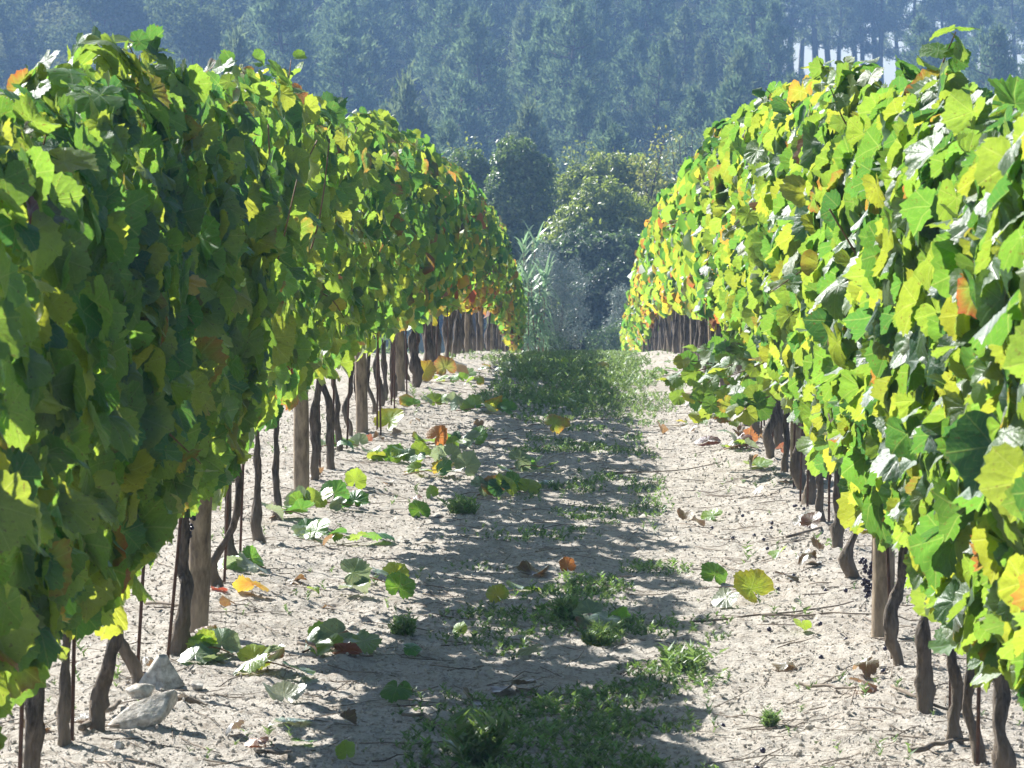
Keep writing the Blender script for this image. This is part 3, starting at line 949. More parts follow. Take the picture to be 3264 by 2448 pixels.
def vine_label(left, d, posts, ds, i):
    row = "shaded row" if left else "sunlit row"
    if d > 37: return f"dark-trunked grapevine crowded among others at the far end of the {row}"
    k = [j for j, p in enumerate(posts) if p < d]
    if not k:
        n = sum(1 for e in ds if d < e < posts[0])
        w = "last" if n == 0 else ("second to last" if n == 1 else ("third to last" if n == 2 else ("fourth to last" if n == 3 else ("fifth to last" if n == 4 else "sixth to last"))))
        tail = "by the pale stones, " if (left and 9.8 < d < 11.2) else ""
        return f"grapevine {tail}{w} before the nearest post of the {row}"
    j = k[-1]
    n = sum(1 for e in ds if posts[j] < e <= d)
    pn = "nearest" if j == 0 else ORD[j]
    return f"gnarled grapevine, {ORD[n - 1]} trunk beyond the {pn} wooden post of the {row}"

cane_protos = {}
def build_row(left, spec, posts, y_start, y_end):
    row = "shaded row" if left else "sunlit row"
    xr = XL if left else XR
    ds = [s[0] for s in spec]
    ex = {s[0]: s[1:] for s in spec}
    d = min(ds) - .82
    while d > y_start: ds.append(d); d -= .85
    d = max(ds) + .86
    while d < y_end: ds.append(d + R.uniform(-.07, .07)); d += .86
    if left: ds.append(18.2)
    ds = sorted(ds)
    for i, d in enumerate(ds):
        y0 = .5 * (ds[i - 1] + d) if i else d - .43
        y1 = .5 * (ds[i + 1] + d) if i < len(ds) - 1 else d + .43
        sp = ex.get(d)
        X = xr + R.normal(0, .025)
        if sp:
            u, v = sp[1][0]
            X = at(sp[0][0] + u * sp[0][2], d)
        base = np.array([X, d, float(ground_z(X, d))])
        root = empty("grapevine", base)
        tag(root, vine_label(left, d, posts, ds, i), "grapevine", f"grapevines of the {row}")
        (tv, tf), q = trunk_shape(sp, base, d, i + 100 * left)
        mk("trunk", tv, tf, M_BARK, root)
        V, F, C, L, lod = foliage(left, y0, y1, base)
        mk("foliage", V, F, M_LEAF if lod == 0 else M_LEAF_FAR, root, cols=C, luv=L if lod == 0 else None)
        # canes climbing from the trunk's head through the leaves
        if d < 34:
            head = q[-4, :3]
            for c in range(4):
                zt = float(top_h(left, d)) - R.uniform(.05, .4)
                e = np.array([xr - X + R.normal(0, .1), R.uniform(-.4, .4), zt])
                m = head * .5 + e * .5 + np.array([R.normal(0, .07), R.normal(0, .05), 0])
                p = resample(np.stack([head, m, e]), 9)
                cv, cf = tube(p, np.linspace(.0055, .003, 9), 5)
                mk("cane", cv, cf, M_CANE, root)
        EX.setdefault((left, round(d, 2)), root)
    return ds

EX = {}
dsL = build_row(True, LEFT_V, LP, 6.4, 64)
dsR = build_row(False, RIGHT_V, RP, 6.6, 76)

def nearest_vine(left, d):
    k = min((k for k in EX if k[0] == left), key=lambda k: abs(k[1] - d))
    return EX[k]

def add_shoot(left, d, P0, P1, n, size, name="shoot", **kw):
    root = nearest_vine(left, d)
    b = np.array(root.location)
    q, (V, F, C, L) = shoot(P0, P1, n, size, **kw)
    tv, tf = tube(q - b, np.linspace(.0045, .0018, 12), 5)
    s = mk(name, tv, tf, M_CANE, root)
    mk("leaves", V - b, F, M_LEAF, s, cols=C, luv=L)

# the long shoots that lean into the path from the sunlit row
for (P0, P1, n) in (((.82, 18.9, .62), (.50, 19.1, .50), 9), ((.90, 19.0, .55), (.46, 18.9, .62), 9), ((.86, 18.8, .52), (.60, 18.6, .36), 9),
                    ((.95, 18.7, .66), (.62, 18.4, .52), 9), ((.88, 19.3, .46), (.52, 19.3, .40), 8), ((1.0, 18.5, .55), (.74, 18.2, .37), 8), ((.9, 18.6, .6), (.56, 18.8, .44), 10), ((.92, 18.3, .5), (.66, 18.1, .44), 9), ((.98, 19.2, .7), (.6, 19.3, .66), 10), ((.95, 18.9, .42), (.64, 18.8, .33), 9), ((.92, 18.0, .48), (.78, 17.8, .42), 7)):
    add_shoot(False, 18.75, P0, P1, n, .14, "trailing_shoot")
# the sprig above the top of the sunlit row, and smaller ones
add_shoot(False, 10.3, (1.0, 10.25, 1.78), (1.03, 10.1, 1.99), 10, .115, bend=.02, autumn=0)
for (left, d) in ((True, 10.3), (True, 10.7), (True, 14.6), (True, 14.9), (True, 8.6), (False, 17.4), (False, 17.8), (False, 13.0), (False, 24), (True, 19.3), (True, 22.6), (False, 28.5)):
    xr = (XL + .05) if left else (XR - .05)
    z = float(top_h(left, d))
    add_shoot(left, d, (xr, d, z - .12), (xr + R.normal(0, .07), d + R.normal(0, .1), z + R.uniform(.04, .12)), 6, .095, bend=.03)

# stray shoots that break the clipped outline along both rows
for k in range(46):
    left = k % 2 == 0
    d = R.uniform(8.2, 34) if k < 34 else R.uniform(34, 58)
    xr = (XL + .08) if left else (XR - .08)
    z = float(top_h(left, d)) + float(ground_base(xr, d))
    if k % 3 < 2:
        add_shoot(left, d, (xr, d, z - .16), (xr + R.normal(0, .10), d + R.normal(0, .15), z + R.uniform(.03, .15)), 5, .09, "stray_shoot", bend=.03)
    else:
        s_ = 1 if left else -1
        zz = z - R.uniform(.3, 1.2)
        add_shoot(left, d, (xr + s_ * .02, d, zz), (xr + s_ * R.uniform(.24, .36), d - R.uniform(0, .2), zz - R.uniform(.05, .3)), 6, .10, "stray_shoot", bend=.04)

# bunches of dark grapes left on a few vines
def grapes(n, h, w):
    bm = bmesh.new()
    for k in range(n):
        f = k / n
        r = w * (1 - f * .75)
        a = R.uniform(0, 6.28)
        p = Vector((r * math.cos(a) * R.uniform(.4, 1), r * math.sin(a) * R.uniform(.4, 1), -h * f))
        g = bmesh.ops.create_icosphere(bm, subdivisions=1, radius=.0085)
        bmesh.ops.translate(bm, verts=g['verts'], vec=p)
    me = bpy.data.meshes.new("grape_bunch")
    bm.to_mesh(me); bm.free()
    for p in me.polygons: p.use_smooth = True
    me.materials.append(M_GRAPE)
    return me
gm = grapes(34, .13, .035)
for (left, xp, yp, d) in ((False, 962, 442, 9.6), (False, 752, 218, 21.0), (False, 768, 215, 20.5), (False, 962, 352, 9.4), (True, 186, 500, 11.6), (False, 869, 560, 12.3), (True, 372, 322, 21.2), (False, 836, 300, 14.9)):
    root = nearest_vine(left, d)
    o = bpy.data.objects.new("grape_bunch", gm)
    o.location = np.array([at(xp, d), d, zat(yp, d)]) - np.array(root.location)
    o.parent = root
    COL.objects.link(o)

# ------------------------------------------------------------------ posts and stakes
def build_post(left, d, k, xp=None):
    row = "shaded row" if left else "sunlit row"
    xr = (XL if left else XR) if xp is None else at(xp, d)
    g = float(ground_z(xr, d))
    H = float(top_h(left, d)) + (.10 if (left and k == 1) else -.10)
    zz = np.linspace(-.15, H, 16)
    path = np.stack([.012 * np.sin(zz * 2 + k) + (.02 * zz if (left and k == 0) else 0), .01 * np.cos(zz * 2.3 + k), zz], -1)
    V, F = tube(path, np.full(16, .036 if k < 4 else .027) * (1 + .05 * np.sin(zz * 5 + k)), 14, .16, seed=k + 500)
    V[V[:, 2] > H - .005, 2] = H - .004
    o = mk("vineyard_post", V, F, M_POST, loc=(xr, d, g))
    pn = "nearest" if k == 0 else ORD[k] if k < 10 else None
    if d > 37: lab = f"brown wooden vineyard post lost among the trunks at the far end of the {row}"
    elif left and k == 1: lab = "brown wooden post whose flat top shows above the leaves of the shaded row"
    else: lab = f"round weathered wooden vineyard post, {pn} one in the {row}"
    tag(o, lab, "post", f"wooden posts of the {row}")
for k, d in enumerate(LP): build_post(True, d, k, {0: 194, 1: 298, 2: 360, 3: 400}.get(k))
for k, d in enumerate(RP): build_post(False, d, k, {0: 883, 1: 796}.get(k))

ROD_V, ROD_F = tube(np.array([[0, 0, -.1], [.004, 0, .4], [-.003, .003, 1.0], [0, 0, 1.5]]), [.0055] * 4, 6)
rod0 = None
def stake(left, x, d, tilt, label):
    global rod0
    if rod0 is None: o = rod0 = mk("iron_stake", ROD_V, ROD_F, M_IRON)
    else:
        o = rod0.copy(); COL.objects.link(o)
    o.location = (x, d, float(ground_z(x, d)))
    o.rotation_euler = (0, tilt, R.uniform(0, .2))
    tag(o, label, "stake", "iron stakes beside the vine trunks")
NAMED = [(True, 133, 10.95, .055, "thin rusty iron rod behind the vine bowed over the pale stones"),
         (True, 164, 11.4, .09, "thin rusty iron rod just left of the nearest post of the shaded row"),
         (True, 67, 9.75, .02, "thin rusty iron rod closest to the camera in the shaded row, beside a straight trunk"),
         (True, 222, 13.6, .04, "thin rusty iron rod between the bent trunks past the nearest post of the shaded row"),
         (True, 238, 14.5, .03, "thin rusty iron rod second past the nearest post of the shaded row"),
         (True, 12, 8.6, .03, "thin iron rod in the dark corner of the shaded row"),
         (True, 319, 19.0, -.02, "dark iron rod in front of the forked trunk in the shaded row"),
         (False, 952, 10.0, 0, "thin iron rod against a dark trunk near the start of the sunlit row"),
         (False, 980, 9.5, 0, "thin iron rod closest to the camera in the sunlit row"),
         (False, 808, 16.6, 0, "thin iron rod by the swollen trunk before the second post of the sunlit row")]
for (l, xp, d, t, lab) in NAMED: stake(l, at(xp, d), d, t, lab)
for left, dd in ((True, dsL), (False, dsR)):
    for d in dd:
        if (left and d > 18.5 or not left and d > 11.2) and d < 34:
            x = (XL if left else XR) + R.normal(0, .04) + .05
            stake(left, x, d + .12, R.normal(0, .03), f"thin iron rod beside a vine trunk farther along the {'shaded' if left else 'sunlit'} row")

# ------------------------------------------------------------------ stones by the shaded row
def rock(seed, dims, cuts=9):
    rs = np.random.default_rng(seed)
    bm = bmesh.new()
    bmesh.ops.create_icosphere(bm, subdivisions=4, radius=1.0)
    P = np.array([v.co[:] for v in bm.verts])
    for _ in range(cuts):
        n = unit(rs.normal(0, 1, 3)); h = rs.uniform(.45, .8)
        dd = P @ n - h
        P = P - np.outer(np.maximum(dd, 0), n) * .95
    P = P * (1 + .10 * (fbm(P[:, 0] * 3 + 9, P[:, 1] * 3 + P[:, 2] * 2.3, seed, 4) - .5)[:, None])
    P = P * np.array(dims)
    for v, p in zip(bm.verts, P): v.co = p
    me = bpy.data.meshes.new("stone")
    bm.to_mesh(me); bm.free()
    for p in me.polygons: p.use_smooth = True
    return me
def put_rock(seed, dims, xp, yp, rot, mat, label, name="stone", lift=.0):
    me = rock(seed, dims)
    me.materials.append(mat)
    o = bpy.data.objects.new(name, me)
    X, d = px(xp, yp)
    o.location = (X, d, float(ground_z(X, d)) + lift)
    o.rotation_euler = rot
    COL.objects.link(o)
    tag(o, label, "stone", "stones lying by the shaded row")
def pyramid(xp, yp):
    bm = bmesh.new()
    vs = [(-.075, -.02, -.03), (.02, -.06, -.045), (.075, .0, -.02), (0, .06, -.02), (-.005, .0, .075), (.02, .01, .07)]
    for v in vs: bm.verts.new(v)
    bmesh.ops.convex_hull(bm, input=bm.verts)
    bmesh.ops.subdivide_edges(bm, edges=bm.edges, cuts=7, use_grid_fill=True)
    P = np.array([v.co[:] for v in bm.verts])
    P = P * (1 + .14 * (fbm(P[:, 0] * 40 + 9, P[:, 1] * 40 + P[:, 2] * 33, 5, 4) - .5)[:, None])
    for v, p in zip(bm.verts, P): v.co = p
    me = bpy.data.meshes.new("stone"); bm.to_mesh(me); bm.free()
    for p in me.polygons: p.use_smooth = True
    me.materials.append(M_ROCK)
    o = bpy.data.objects.new("stone", me)
    X, d = px(xp, yp)
    o.location = (X, d, float(ground_z(X, d)) + .032)
    COL.objects.link(o)
    tag(o, "pale pointed granite stone standing like a small pyramid behind the flat stone", "stone", "stones lying by the shaded row")
pyramid(157, 702)
put_rock(11, (.15, .07, .05), 135, 746, (.1, -.36, .15), M_ROCK, "largest pale granite stone, long and tilted, beside the bulging vine trunk", lift=.035)
put_rock(12, (.055, .05, .03), 138, 716, (0, 0, .5), M_ROCK, "flat sandy stone between the pointed stone and the largest stone", lift=.015)
put_rock(13, (.060, .05, .030), 184, 720, (0, .1, .1), M_CLOD, "dark brown crumbly clod to the right of the largest stone", "clod", lift=.014)
put_rock(14, (.026, .024, .02), 195, 701, (0, 0, 0), M_ROCK, "small whitish stone on top of the brown clod", lift=.012)
put_rock(15, (.02, .02, .014), 114, 766, (0, 0, 0), M_ROCK, "small whitish pebble stone in front of the bulging trunk", lift=.006)

# ------------------------------------------------------------------ fallen leaves
def fallen(xd, yd, w, col, stand, label, edge=None, curl=1.0, name="fallen_leaf"):
    """xd, yd: where it lies; w: its width in the picture"""
    X, d = px(xd * .463, yd * .463)
    d = min(d, 40)
    size = np.clip(1.12 * w * .463 * d / FPX, .06, .19)
    z = float(ground_z(X, d)) + .012
    a = R.uniform(0, 6.28)
    if stand:
        nr = np.array([[R.normal(0, .4), -.8, .35]]); tp = np.array([[R.normal(0, .5), .1, 1.0]])
    else:
        nr = np.array([[R.normal(0, .25), R.normal(0, .25), R.choice([1, 1, -1])]]); tp = np.array([[math.cos(a), math.sin(a), R.normal(.15, .15)]])
    c = np.array([col])
    e = np.array([edge if edge is not None else BR])
    V, F, C, L = leaves(np.zeros((1, 3)), nr, tp, np.array([size]), 0, c, e, np.array([.8 if edge is not None else 0.0]), curl)
    V[:, 2] -= V[:, 2].min()
    o = mk(name, V, F, M_FALLEN, cols=C, luv=L, loc=(X, d, z - .008))
    tag(o, label, "leaf", "fallen vine leaves on the path")

YG, DG = np.array([.40, .55, .05]), np.array([.16, .34, .03])
FALL = [  # position, width, colour, standing, label
    (840, 935, 55, YG, 1, "pale yellow-green fallen leaf standing upright near the third post of the shaded row", YE),
    (765, 1070, 42, YG, 1, "bright yellow-green fallen leaf standing alone on the sand by the shaded row", None),
    (860, 1300, 62, DG, 1, "dark green round fallen leaf propped upright at the edge of the shade", None),
    (905, 1128, 46, DG, 1, "dark green fallen leaf standing on edge left of the weeds", None),
    (815, 1175, 60, G1, 0, "folded green fallen leaf with a pale underside on the bright sand", None),
    (1195, 935, 40, YG, 1, "green fallen leaf with orange rim standing in the middle of the path", OR),
    (1215, 925, 28, YE, 1, "yellowed fallen leaf touching the green one in the middle of the path", OR),
    (1110, 1065, 46, DG, 1, "green fallen leaf tilted towards the light beside the cut shoots", None),
    (1075, 1315, 46, YE, 1, "golden yellow fallen leaf curled upright in the shade of the path", YG),
    (1128, 1290, 70, DG, 0, "wide olive-green fallen leaf beside the golden curled leaf", YG),
    (990, 1375, 26, G2, 1, "thin curled fallen leaf standing on its edge in the shade", None),
    (885, 1425, 42, G1, 0, "green fallen leaf lying on the weeds at the shade edge", None),
    (1545, 1275, 56, DG, 1, "round green fallen leaf propped up on the sand by the sunlit row", None),
    (1625, 1310, 74, YG, 1, "large ribbed yellow-green fallen leaf facing the light by the sunlit row", YE),
    (1570, 1320, 60, np.array([.3, .38, .2]), 0, "pale upturned fallen leaf between the round and the ribbed leaf", None),
    (1540, 1130, 42, YG, 0, "small yellow-green fallen leaf halfway along the bright strip", None),
    (1640, 1022, 60, YG, 0, "flat light-green fallen leaf near the second post of the sunlit row", None),
    (1735, 1378, 40, YG, 0, "little pale-green fallen leaf in front of the nearest sunlit post", None),
    (1470, 915, 26, YE, 0, "tiny yellow fallen leaf far along the bright strip", None),
    (1685, 1222, 40, YG, 0, "small light-green fallen leaf among dark grapes on the sand", None),
    (1300, 778, 30, YE, 1, "yellow leaf standing at the crest of the grassy path", None),
    (1220, 766, 26, YG, 1, "yellow-green leaf at the crest left of the yellow one", None),
    (770, 1268, 46, YG, 0, "yellowing folded leaf on bright sand near the round dark leaf", None),
    (762, 1298, 60, np.array([.32, .38, .22]), 0, "whitish upturned leaf just in front of the yellowing folded leaf", None),
    (670, 1297, 28, YG, 0, "small bright fallen leaf right of the nearest shaded post", None),
    (655, 1178, 50, G2, 0, "light-green fallen leaf at the foot of the leaf pile by the bent trunks", None),
    (745, 1655, 36, YG, 1, "bright green leaf cut by the bottom edge of the picture", None),
    (985, 1652, 80, np.array([.36, .42, .25]), 0, "big pale curled leaf at the very bottom of the picture in the weeds", YG),
    (1150, 1425, 56, np.array([.30, .36, .22]), 0, "whitish upturned fallen leaf in the middle of the shaded weeds", None),
    (855, 1525, 66, DG, 0, "dark green flat leaf in the near shade", None),
    (1005, 1575, 80, np.array([.14, .26, .12]), 0, "bluish dark leaf folded over the weeds in the near shade", None),
    (655, 1618, 54, G1, 0, "green leaf lying near the bottom on stony soil", None),
    (610, 1535, 80, np.array([.34, .40, .26]), 0, "wide whitish leaf lying upside down on the stony soil", None),
    (620, 1583, 80, np.array([.32, .40, .24]), 0, "flat pale-green leaf in front of the wide whitish leaf", None),
    (930, 1080, 30, YG, 1, "small yellow-green leaf standing at the left edge of the weed strip", None),
    (1290, 1400, 60, YE, 0, "faded yellow leaf half hidden in the weeds on the right of the shade", G2),
    (1575, 985, 36, YG, 0, "pale leaf lying on brown litter by the sunlit row", None),
    (1410, 880, 24, YG, 0, "tiny leaf where the bright strip meets the green weeds", None),
    (1240, 870, 44, G2, 0, "light-green leaf lying at the near edge of the tall weeds", None),
    (1150, 1250, 60, BR, 0, "crumpled dark brown leaf in the middle of the weeds", None),
    (1225, 1240, 34, np.array([.5, .18, .05]), 1, "orange-brown curled leaf right of the crumpled brown one", None),
    (1110, 1500, 90, np.array([.16, .11, .07]), 0, "large dry brown leaf in the deepest shade", None),
    (1020, 1530, 60, np.array([.16, .07, .04]), 0, "dark reddish-brown leaf beside the large dry leaf", None),
    (540, 1310, 66, OR, 0, "orange dry leaf lying behind the nearest shaded post", YE),
    (470, 1308, 36, RD, 0, "dark red crumpled leaf at the foot of the bent trunk", None),
    (550, 1625, 50, np.array([.6, .16, .05]), 0, "orange-red leaf scrap at the bottom near the stones", None),
    (740, 1440, 60, np.array([.32, .08, .05]), 0, "dull red leaf under the cut shoot on bright sand", None),
    (1755, 1160, 44, np.array([.34, .13, .07]), 1, "reddish-brown curled leaf beside a trunk of the sunlit row", None),
    (1870, 1518, 56, np.array([.68, .24, .06]), 0, "bright orange narrow leaf on the sand near the sunlit trunks", None),
    (1700, 1275, 50, np.array([.22, .10, .06]), 0, "dry brown leaf before the nearest sunlit post", None),
    (1600, 985, 50, np.array([.36, .12, .08]), 0, "red-brown litter leaf near the second sunlit post", None),
    (1530, 960, 50, np.array([.3, .09, .07]), 0, "dark red litter leaf farther up the bright strip", None),
    (1620, 965, 40, np.array([.55, .2, .07]), 0, "orange litter leaf beside thin trunks of the sunlit row", None),
    (60, 1620, 60, BR, 0, "dry brown leaf between the closest trunks of the shaded row", None),
    (175, 1600, 60, np.array([.26, .13, .06]), 0, "dry brown leaf at the base of the bulging trunk", None),
    (245, 1275, 30, np.array([.5, .14, .05]), 0, "small orange leaf behind the bowed trunk", None),
    (1430, 935, 30, np.array([.5, .25, .1]), 0, "small tan leaf on the bright strip", None),
    (985, 795, 44, np.array([.62, .40, .2]), 0, "tan curled leaf in the pile beside the far shaded trunks", None),
    (915, 815, 60, YE, 1, "orange-yellow leaf curled upright at the foot of the fourth shaded post", OR),
    (962, 800, 50, np.array([.4, .45, .1]), 1, "green and red leaf standing in the pile below the far shaded trunks", RD),
    (1005, 790, 46, G1, 0, "green leaf in the pile near the crest of the path", None),
    (450, 1462, 60, np.array([.28, .36, .16]), 0, "pale leaf lying flat beside the pointed stone", None),
    (1180, 1055, 40, G1, 0, "green leaf lying right of the tilted one in the middle of the path", None),
]
for (x, y, w, c, st, lab, ed) in FALL: fallen(x, y, w, c, st, lab, ed, 1.3 if st else 1.1)
# small dry scraps nobody can tell apart
for k in range(60):
    X = R.choice([R.uniform(-1.5, -.6), R.uniform(.45, 1.25)]); d = R.uniform(9.6, 26)
    x, y = (VX + X * FPX / d) / .463, (VY + FPX * CAMZ / d) / .463
    c = [BR, np.array([.3, .1, .06]), np.array([.36, .2, .1]), np.array([.12, .07, .05])][R.integers(0, 4)]
    fallen(x, y, 14 * 20 / d * R.uniform(1.2, 2.2), c, 0, "small dry leaf scrap on the sandy soil beside a vine row", None, 2.0, "dry_leaf_scrap")

# ------------------------------------------------------------------ cut shoots wilting on the ground
def cut_shoot(xd, yd, n, wpx, label, hue=0):
    X, d = px(xd * .463, yd * .463)
    root = empty("cut_shoot", (X, d, float(ground_z(X, d))))
    tag(root, label, "cut shoot", "cut vine shoots wilting on the ground")
    half = wpx * .463 * d / FPX * .5
    a = R.uniform(-.5, .5)
    P = resample(np.array([[-half, -half * a, .01], [0, R.normal(0, .03), .045], [half, half * a, .015]]), 10)
    V, F = tube(P, np.linspace(.004, .002, 10), 5)
    mk("stem", V, F, M_CANE, root)
    for k in range(n):
        t = (k + .5) / n * 9
        p = np.array([np.interp(t, np.arange(10), P[:, j]) for j in range(3)]) + [R.normal(0, .02), R.uniform(-.14, .14), R.uniform(.0, .03)]
        st = R.random() < .5
        nr = np.array([[R.normal(0, .5), -.7, .5]]) if st else np.array([[R.normal(0, .3), R.normal(-.2, .3), R.choice([1, 1, -.9])]])
        tp = np.array([[R.normal(0, .7), R.normal(0, .3), .8]]) if st else np.array([[R.normal(0, 1), R.normal(0, 1), .05]])
        c, e, ea = leaf_colours(1, np.array([.03 + hue]), .06)
        if R.random() < .3: c = np.array([[.32, .40, .22]])
        v, f, C, L = leaves(p[None], nr, tp, np.array([R.uniform(.085, .135)]), 0, c, e, ea, 1.2)
        v[:, 2] += max(0, .004 - v[:, 2].min())
        mk("leaf", v, f, M_FALLEN, root, cols=C, luv=L)
CUT = [
    (620, 1145, 4, 80, "cut shoot with green leaves heaped against the trunks past the nearest shaded post"),
    (705, 1120, 8, 130, "cut shoot with a heap of bright leaves on the sand by the bent trunks"),
    (700, 1180, 6, 140, "flattened cut shoot with pale leaves in front of the heap by the bent trunks"),
    (900, 1000, 9, 170, "long cut shoot with many wilted leaves lying at the middle of the shaded side"),
    (975, 965, 9, 130, "thick heap of dark green cut leaves halfway along the path"),
    (940, 1030, 7, 150, "cut shoot with folded leaves in front of the dark green heap"),
    (830, 1000, 6, 110, "cut shoot beside the third shaded post with leaves turned up"),
    (1050, 885, 8, 130, "dark leafy cut shoot lying across the path below the tall weeds"),
    (930, 880, 6, 110, "cut shoot with pale leaves left of the dark leafy one"),
    (1085, 1075, 6, 110, "cut shoot with leaves standing in the light by the weed strip"),
    (1140, 1020, 5, 100, "cut shoot in the half shade in the middle of the path"),
    (715, 1430, 6, 130, "cut shoot with folded pale green leaves lying alone on the near bright sand"),
    (450, 1455, 5, 100, "cut shoot with a tall reddish stalk beside the stones and nearest shaded post"),
    (575, 1475, 5, 120, "cut shoot with two upright leaves right of the stones"),
    (525, 1260, 5, 90, "green cut shoot just past the nearest shaded post"),
    (980, 815, 7, 130, "reddish cut shoot at the foot of the far shaded trunks"),
    (1070, 770, 5, 90, "cut shoot at the crest of the path near the shaded row"),
    (730, 985, 5, 100, "cut shoot tucked under the shaded row by its third post"),
    (1440, 790, 4, 80, "small cut shoot at the crest near the sunlit row"),
    (1600, 990, 3, 70, "small cut shoot with light leaves by the second sunlit post"),
    (1300, 1360, 4, 90, "cut shoot sunk in the weeds of the near shade"),
    (790, 1275, 4, 110, "cut shoot with yellowing leaves on the sunny strip"),
]
for c in CUT: cut_shoot(*c)

# fallen grapes
bmg = bmesh.new(); bmesh.ops.create_icosphere(bmg, subdivisions=2, radius=.0085)
gme = bpy.data.meshes.new("fallen_grape"); bmg.to_mesh(gme); bmg.free()
for p in gme.polygons: p.use_smooth = True
gme.materials.append(M_GRAPE)
for k in range(36):
    cx, cyy = [(1.0, 11.3), (.72, 15.5), (.85, 12.2), (.4, 9.9), (.78, 13.6), (.95, 16.5)][k % 6]
    o = bpy.data.objects.new("fallen_grape", gme)
    X, Y = cx + R.normal(0, .12), cyy + R.normal(0, .5)
    o.location = (X, Y, float(ground_fine(X, Y)) + .006)
    COL.objects.link(o)
    tag(o, "single dark blue grape fallen on the sandy soil by the sunlit row", "grape", "fallen grapes on the soil")

# ------------------------------------------------------------------ sticks, twig litter, gravel
def stick(xa, ya, xb, yb, r, label):
    A, B = px(xa * .463, ya * .463), px(xb * .463, yb * .463)
    n = 10
    t = np.linspace(0, 1, n)
    xs = A[0] + (B[0] - A[0]) * t + R.normal(0, .008, n)
    ys = A[1] + (B[1] - A[1]) * t + R.normal(0, .03, n)
    zs = ground_z(xs, ys) + r + .006 + R.uniform(0, .008, n)
    P = resample(np.stack([xs, ys, zs], -1), 14)
    b = P[0].copy(); b[2] -= r
    V, F = tube(P - b, np.linspace(r, r * .5, 14), 7, .4)
    o = mk("dead_stick", V, F, M_TWIG, loc=b)
    tag(o, label, "stick", "dead sticks lying on the soil")
for s in [(1500, 1360, 1860, 1335, .0045, "long dark cut branch lying across the bright strip towards the nearest sunlit post"),
          (1620, 1352, 1900, 1360, .0045, "reddish cut branch lying beside the long dark branch"),
          (1720, 1495, 1850, 1520, .006, "pale bleached stick in front of the nearest sunlit post"),
          (1930, 1525, 2070, 1565, .007, "grey stick between the close sunlit trunks"),
          (1970, 1655, 2090, 1640, .009, "dark stick at the bottom near the closest sunlit trunk"),
          (545, 1650, 610, 1655, .008, "pale broken stick at the bottom near the stones"),
          (160, 1640, 250, 1570, .011, "thick tan root-like stick lying against the bulging trunk"),
          (1530, 900, 1700, 890, .0045, "dark stick far up the bright strip under the trailing shoots"),
          (1300, 1030, 1560, 1010, .0045, "dark stick lying across the middle of the path"),
          (640, 1420, 800, 1440, .006, "thin dark stick under the lone cut shoot"),
          (870, 1560, 1000, 1600, .006, "thin stick in the near shade at the left of the weeds"),
          (1700, 1190, 1840, 1150, .007, "dark twig lying at the foot of the curved sunlit trunks"),
          (300, 1330, 420, 1345, .007, "dark stick behind the nearest shaded post")]: stick(*s)

def build_litter():
    parts = []
    K = 1500
    for k in range(K):
        X = np.clip(R.normal(0, .95), -2.4, 1.9) if k % 3 else R.choice([XL, XR]) + R.normal(0, .3)
        Y = 9.2 + 22 * R.random() ** 1.5
        L = R.uniform(.05, .28)
        a = R.uniform(-1.5, 1.5)
        t = np.linspace(-.5, .5, 4)
        xs, ys = X + L * t * math.cos(a), Y + L * t * math.sin(a) * 1.3 + R.normal(0, .006, 4)
        r = R.uniform(.0008, .0024)
        zs = ground_fine(xs, ys) + r * .6 + R.uniform(0, .008)
        parts.append(tube(np.stack([xs, ys, zs], -1), [r, r, r * .9, r * .6], 4))
    V, F = merge(parts)
    tag(mk("twig_litter", V, F, M_TWIG), kind="stuff")
    # gravel and small clods
    bm = bmesh.new(); bmesh.ops.create_icosphere(bm, subdivisions=1, radius=1.0)
    IV = np.array([v.co[:] for v in bm.verts]); IF = np.array([[v.index for v in f.verts] for f in bm.faces]); bm.free()
    K = 70000
    Y = 9.0 + 17 * R.random(K) ** 1.4
    X = R.uniform(-2.6, 1.7, K)
    s = .0022 + 0.0055 * R.random(K) ** 4.5 + .011 * (R.random(K) < .004) * R.random(K)
    P = np.stack([X, Y, ground_fine(X, Y) + s * .35], -1)
    V = IV[None] * (s[:, None, None] * R.uniform(.6, 1.3, (K, 1, 3))) * R.uniform(.8, 1.2, (K, len(IV), 1)) + P[:, None]
    F = IF[None] + (np.arange(K) * len(IV))[:, None, None]
    tag(mk("gravel", V.reshape(-1, 3), F.reshape(-1, 3), M_PEB, smooth=False), kind="stuff")
build_litter()

# ------------------------------------------------------------------ weeds
def sprigs(X, Y, H, tint, nleaf=9, lw=.3):
    """little upright weeds: a stem of small pointed leaves"""
    K = len(X)
    n = nleaf
    f = np.tile(np.linspace(.1, 1, n), (K, 1))
    a = R.uniform(0, 6.28, (K, n))
    lean = R.normal(0, .25, (K, 1, 2))
    h = H[:, None]
    B = np.stack([X[:, None] + lean[:, :, 0] * h * f, Y[:, None] + lean[:, :, 1] * h * f, ground_z(X, Y)[:, None] + h * f * .8 + .003], -1).reshape(-1, 3)
    D = np.stack([np.cos(a), np.sin(a), R.uniform(.2, 1.2, (K, n))], -1).reshape(-1, 3)
    ln = (h * R.uniform(.28, .5, (K, n)) + .008).ravel()
    return spikes(B, D, ln, ln * lw, np.repeat(tint, n, 0), .2)

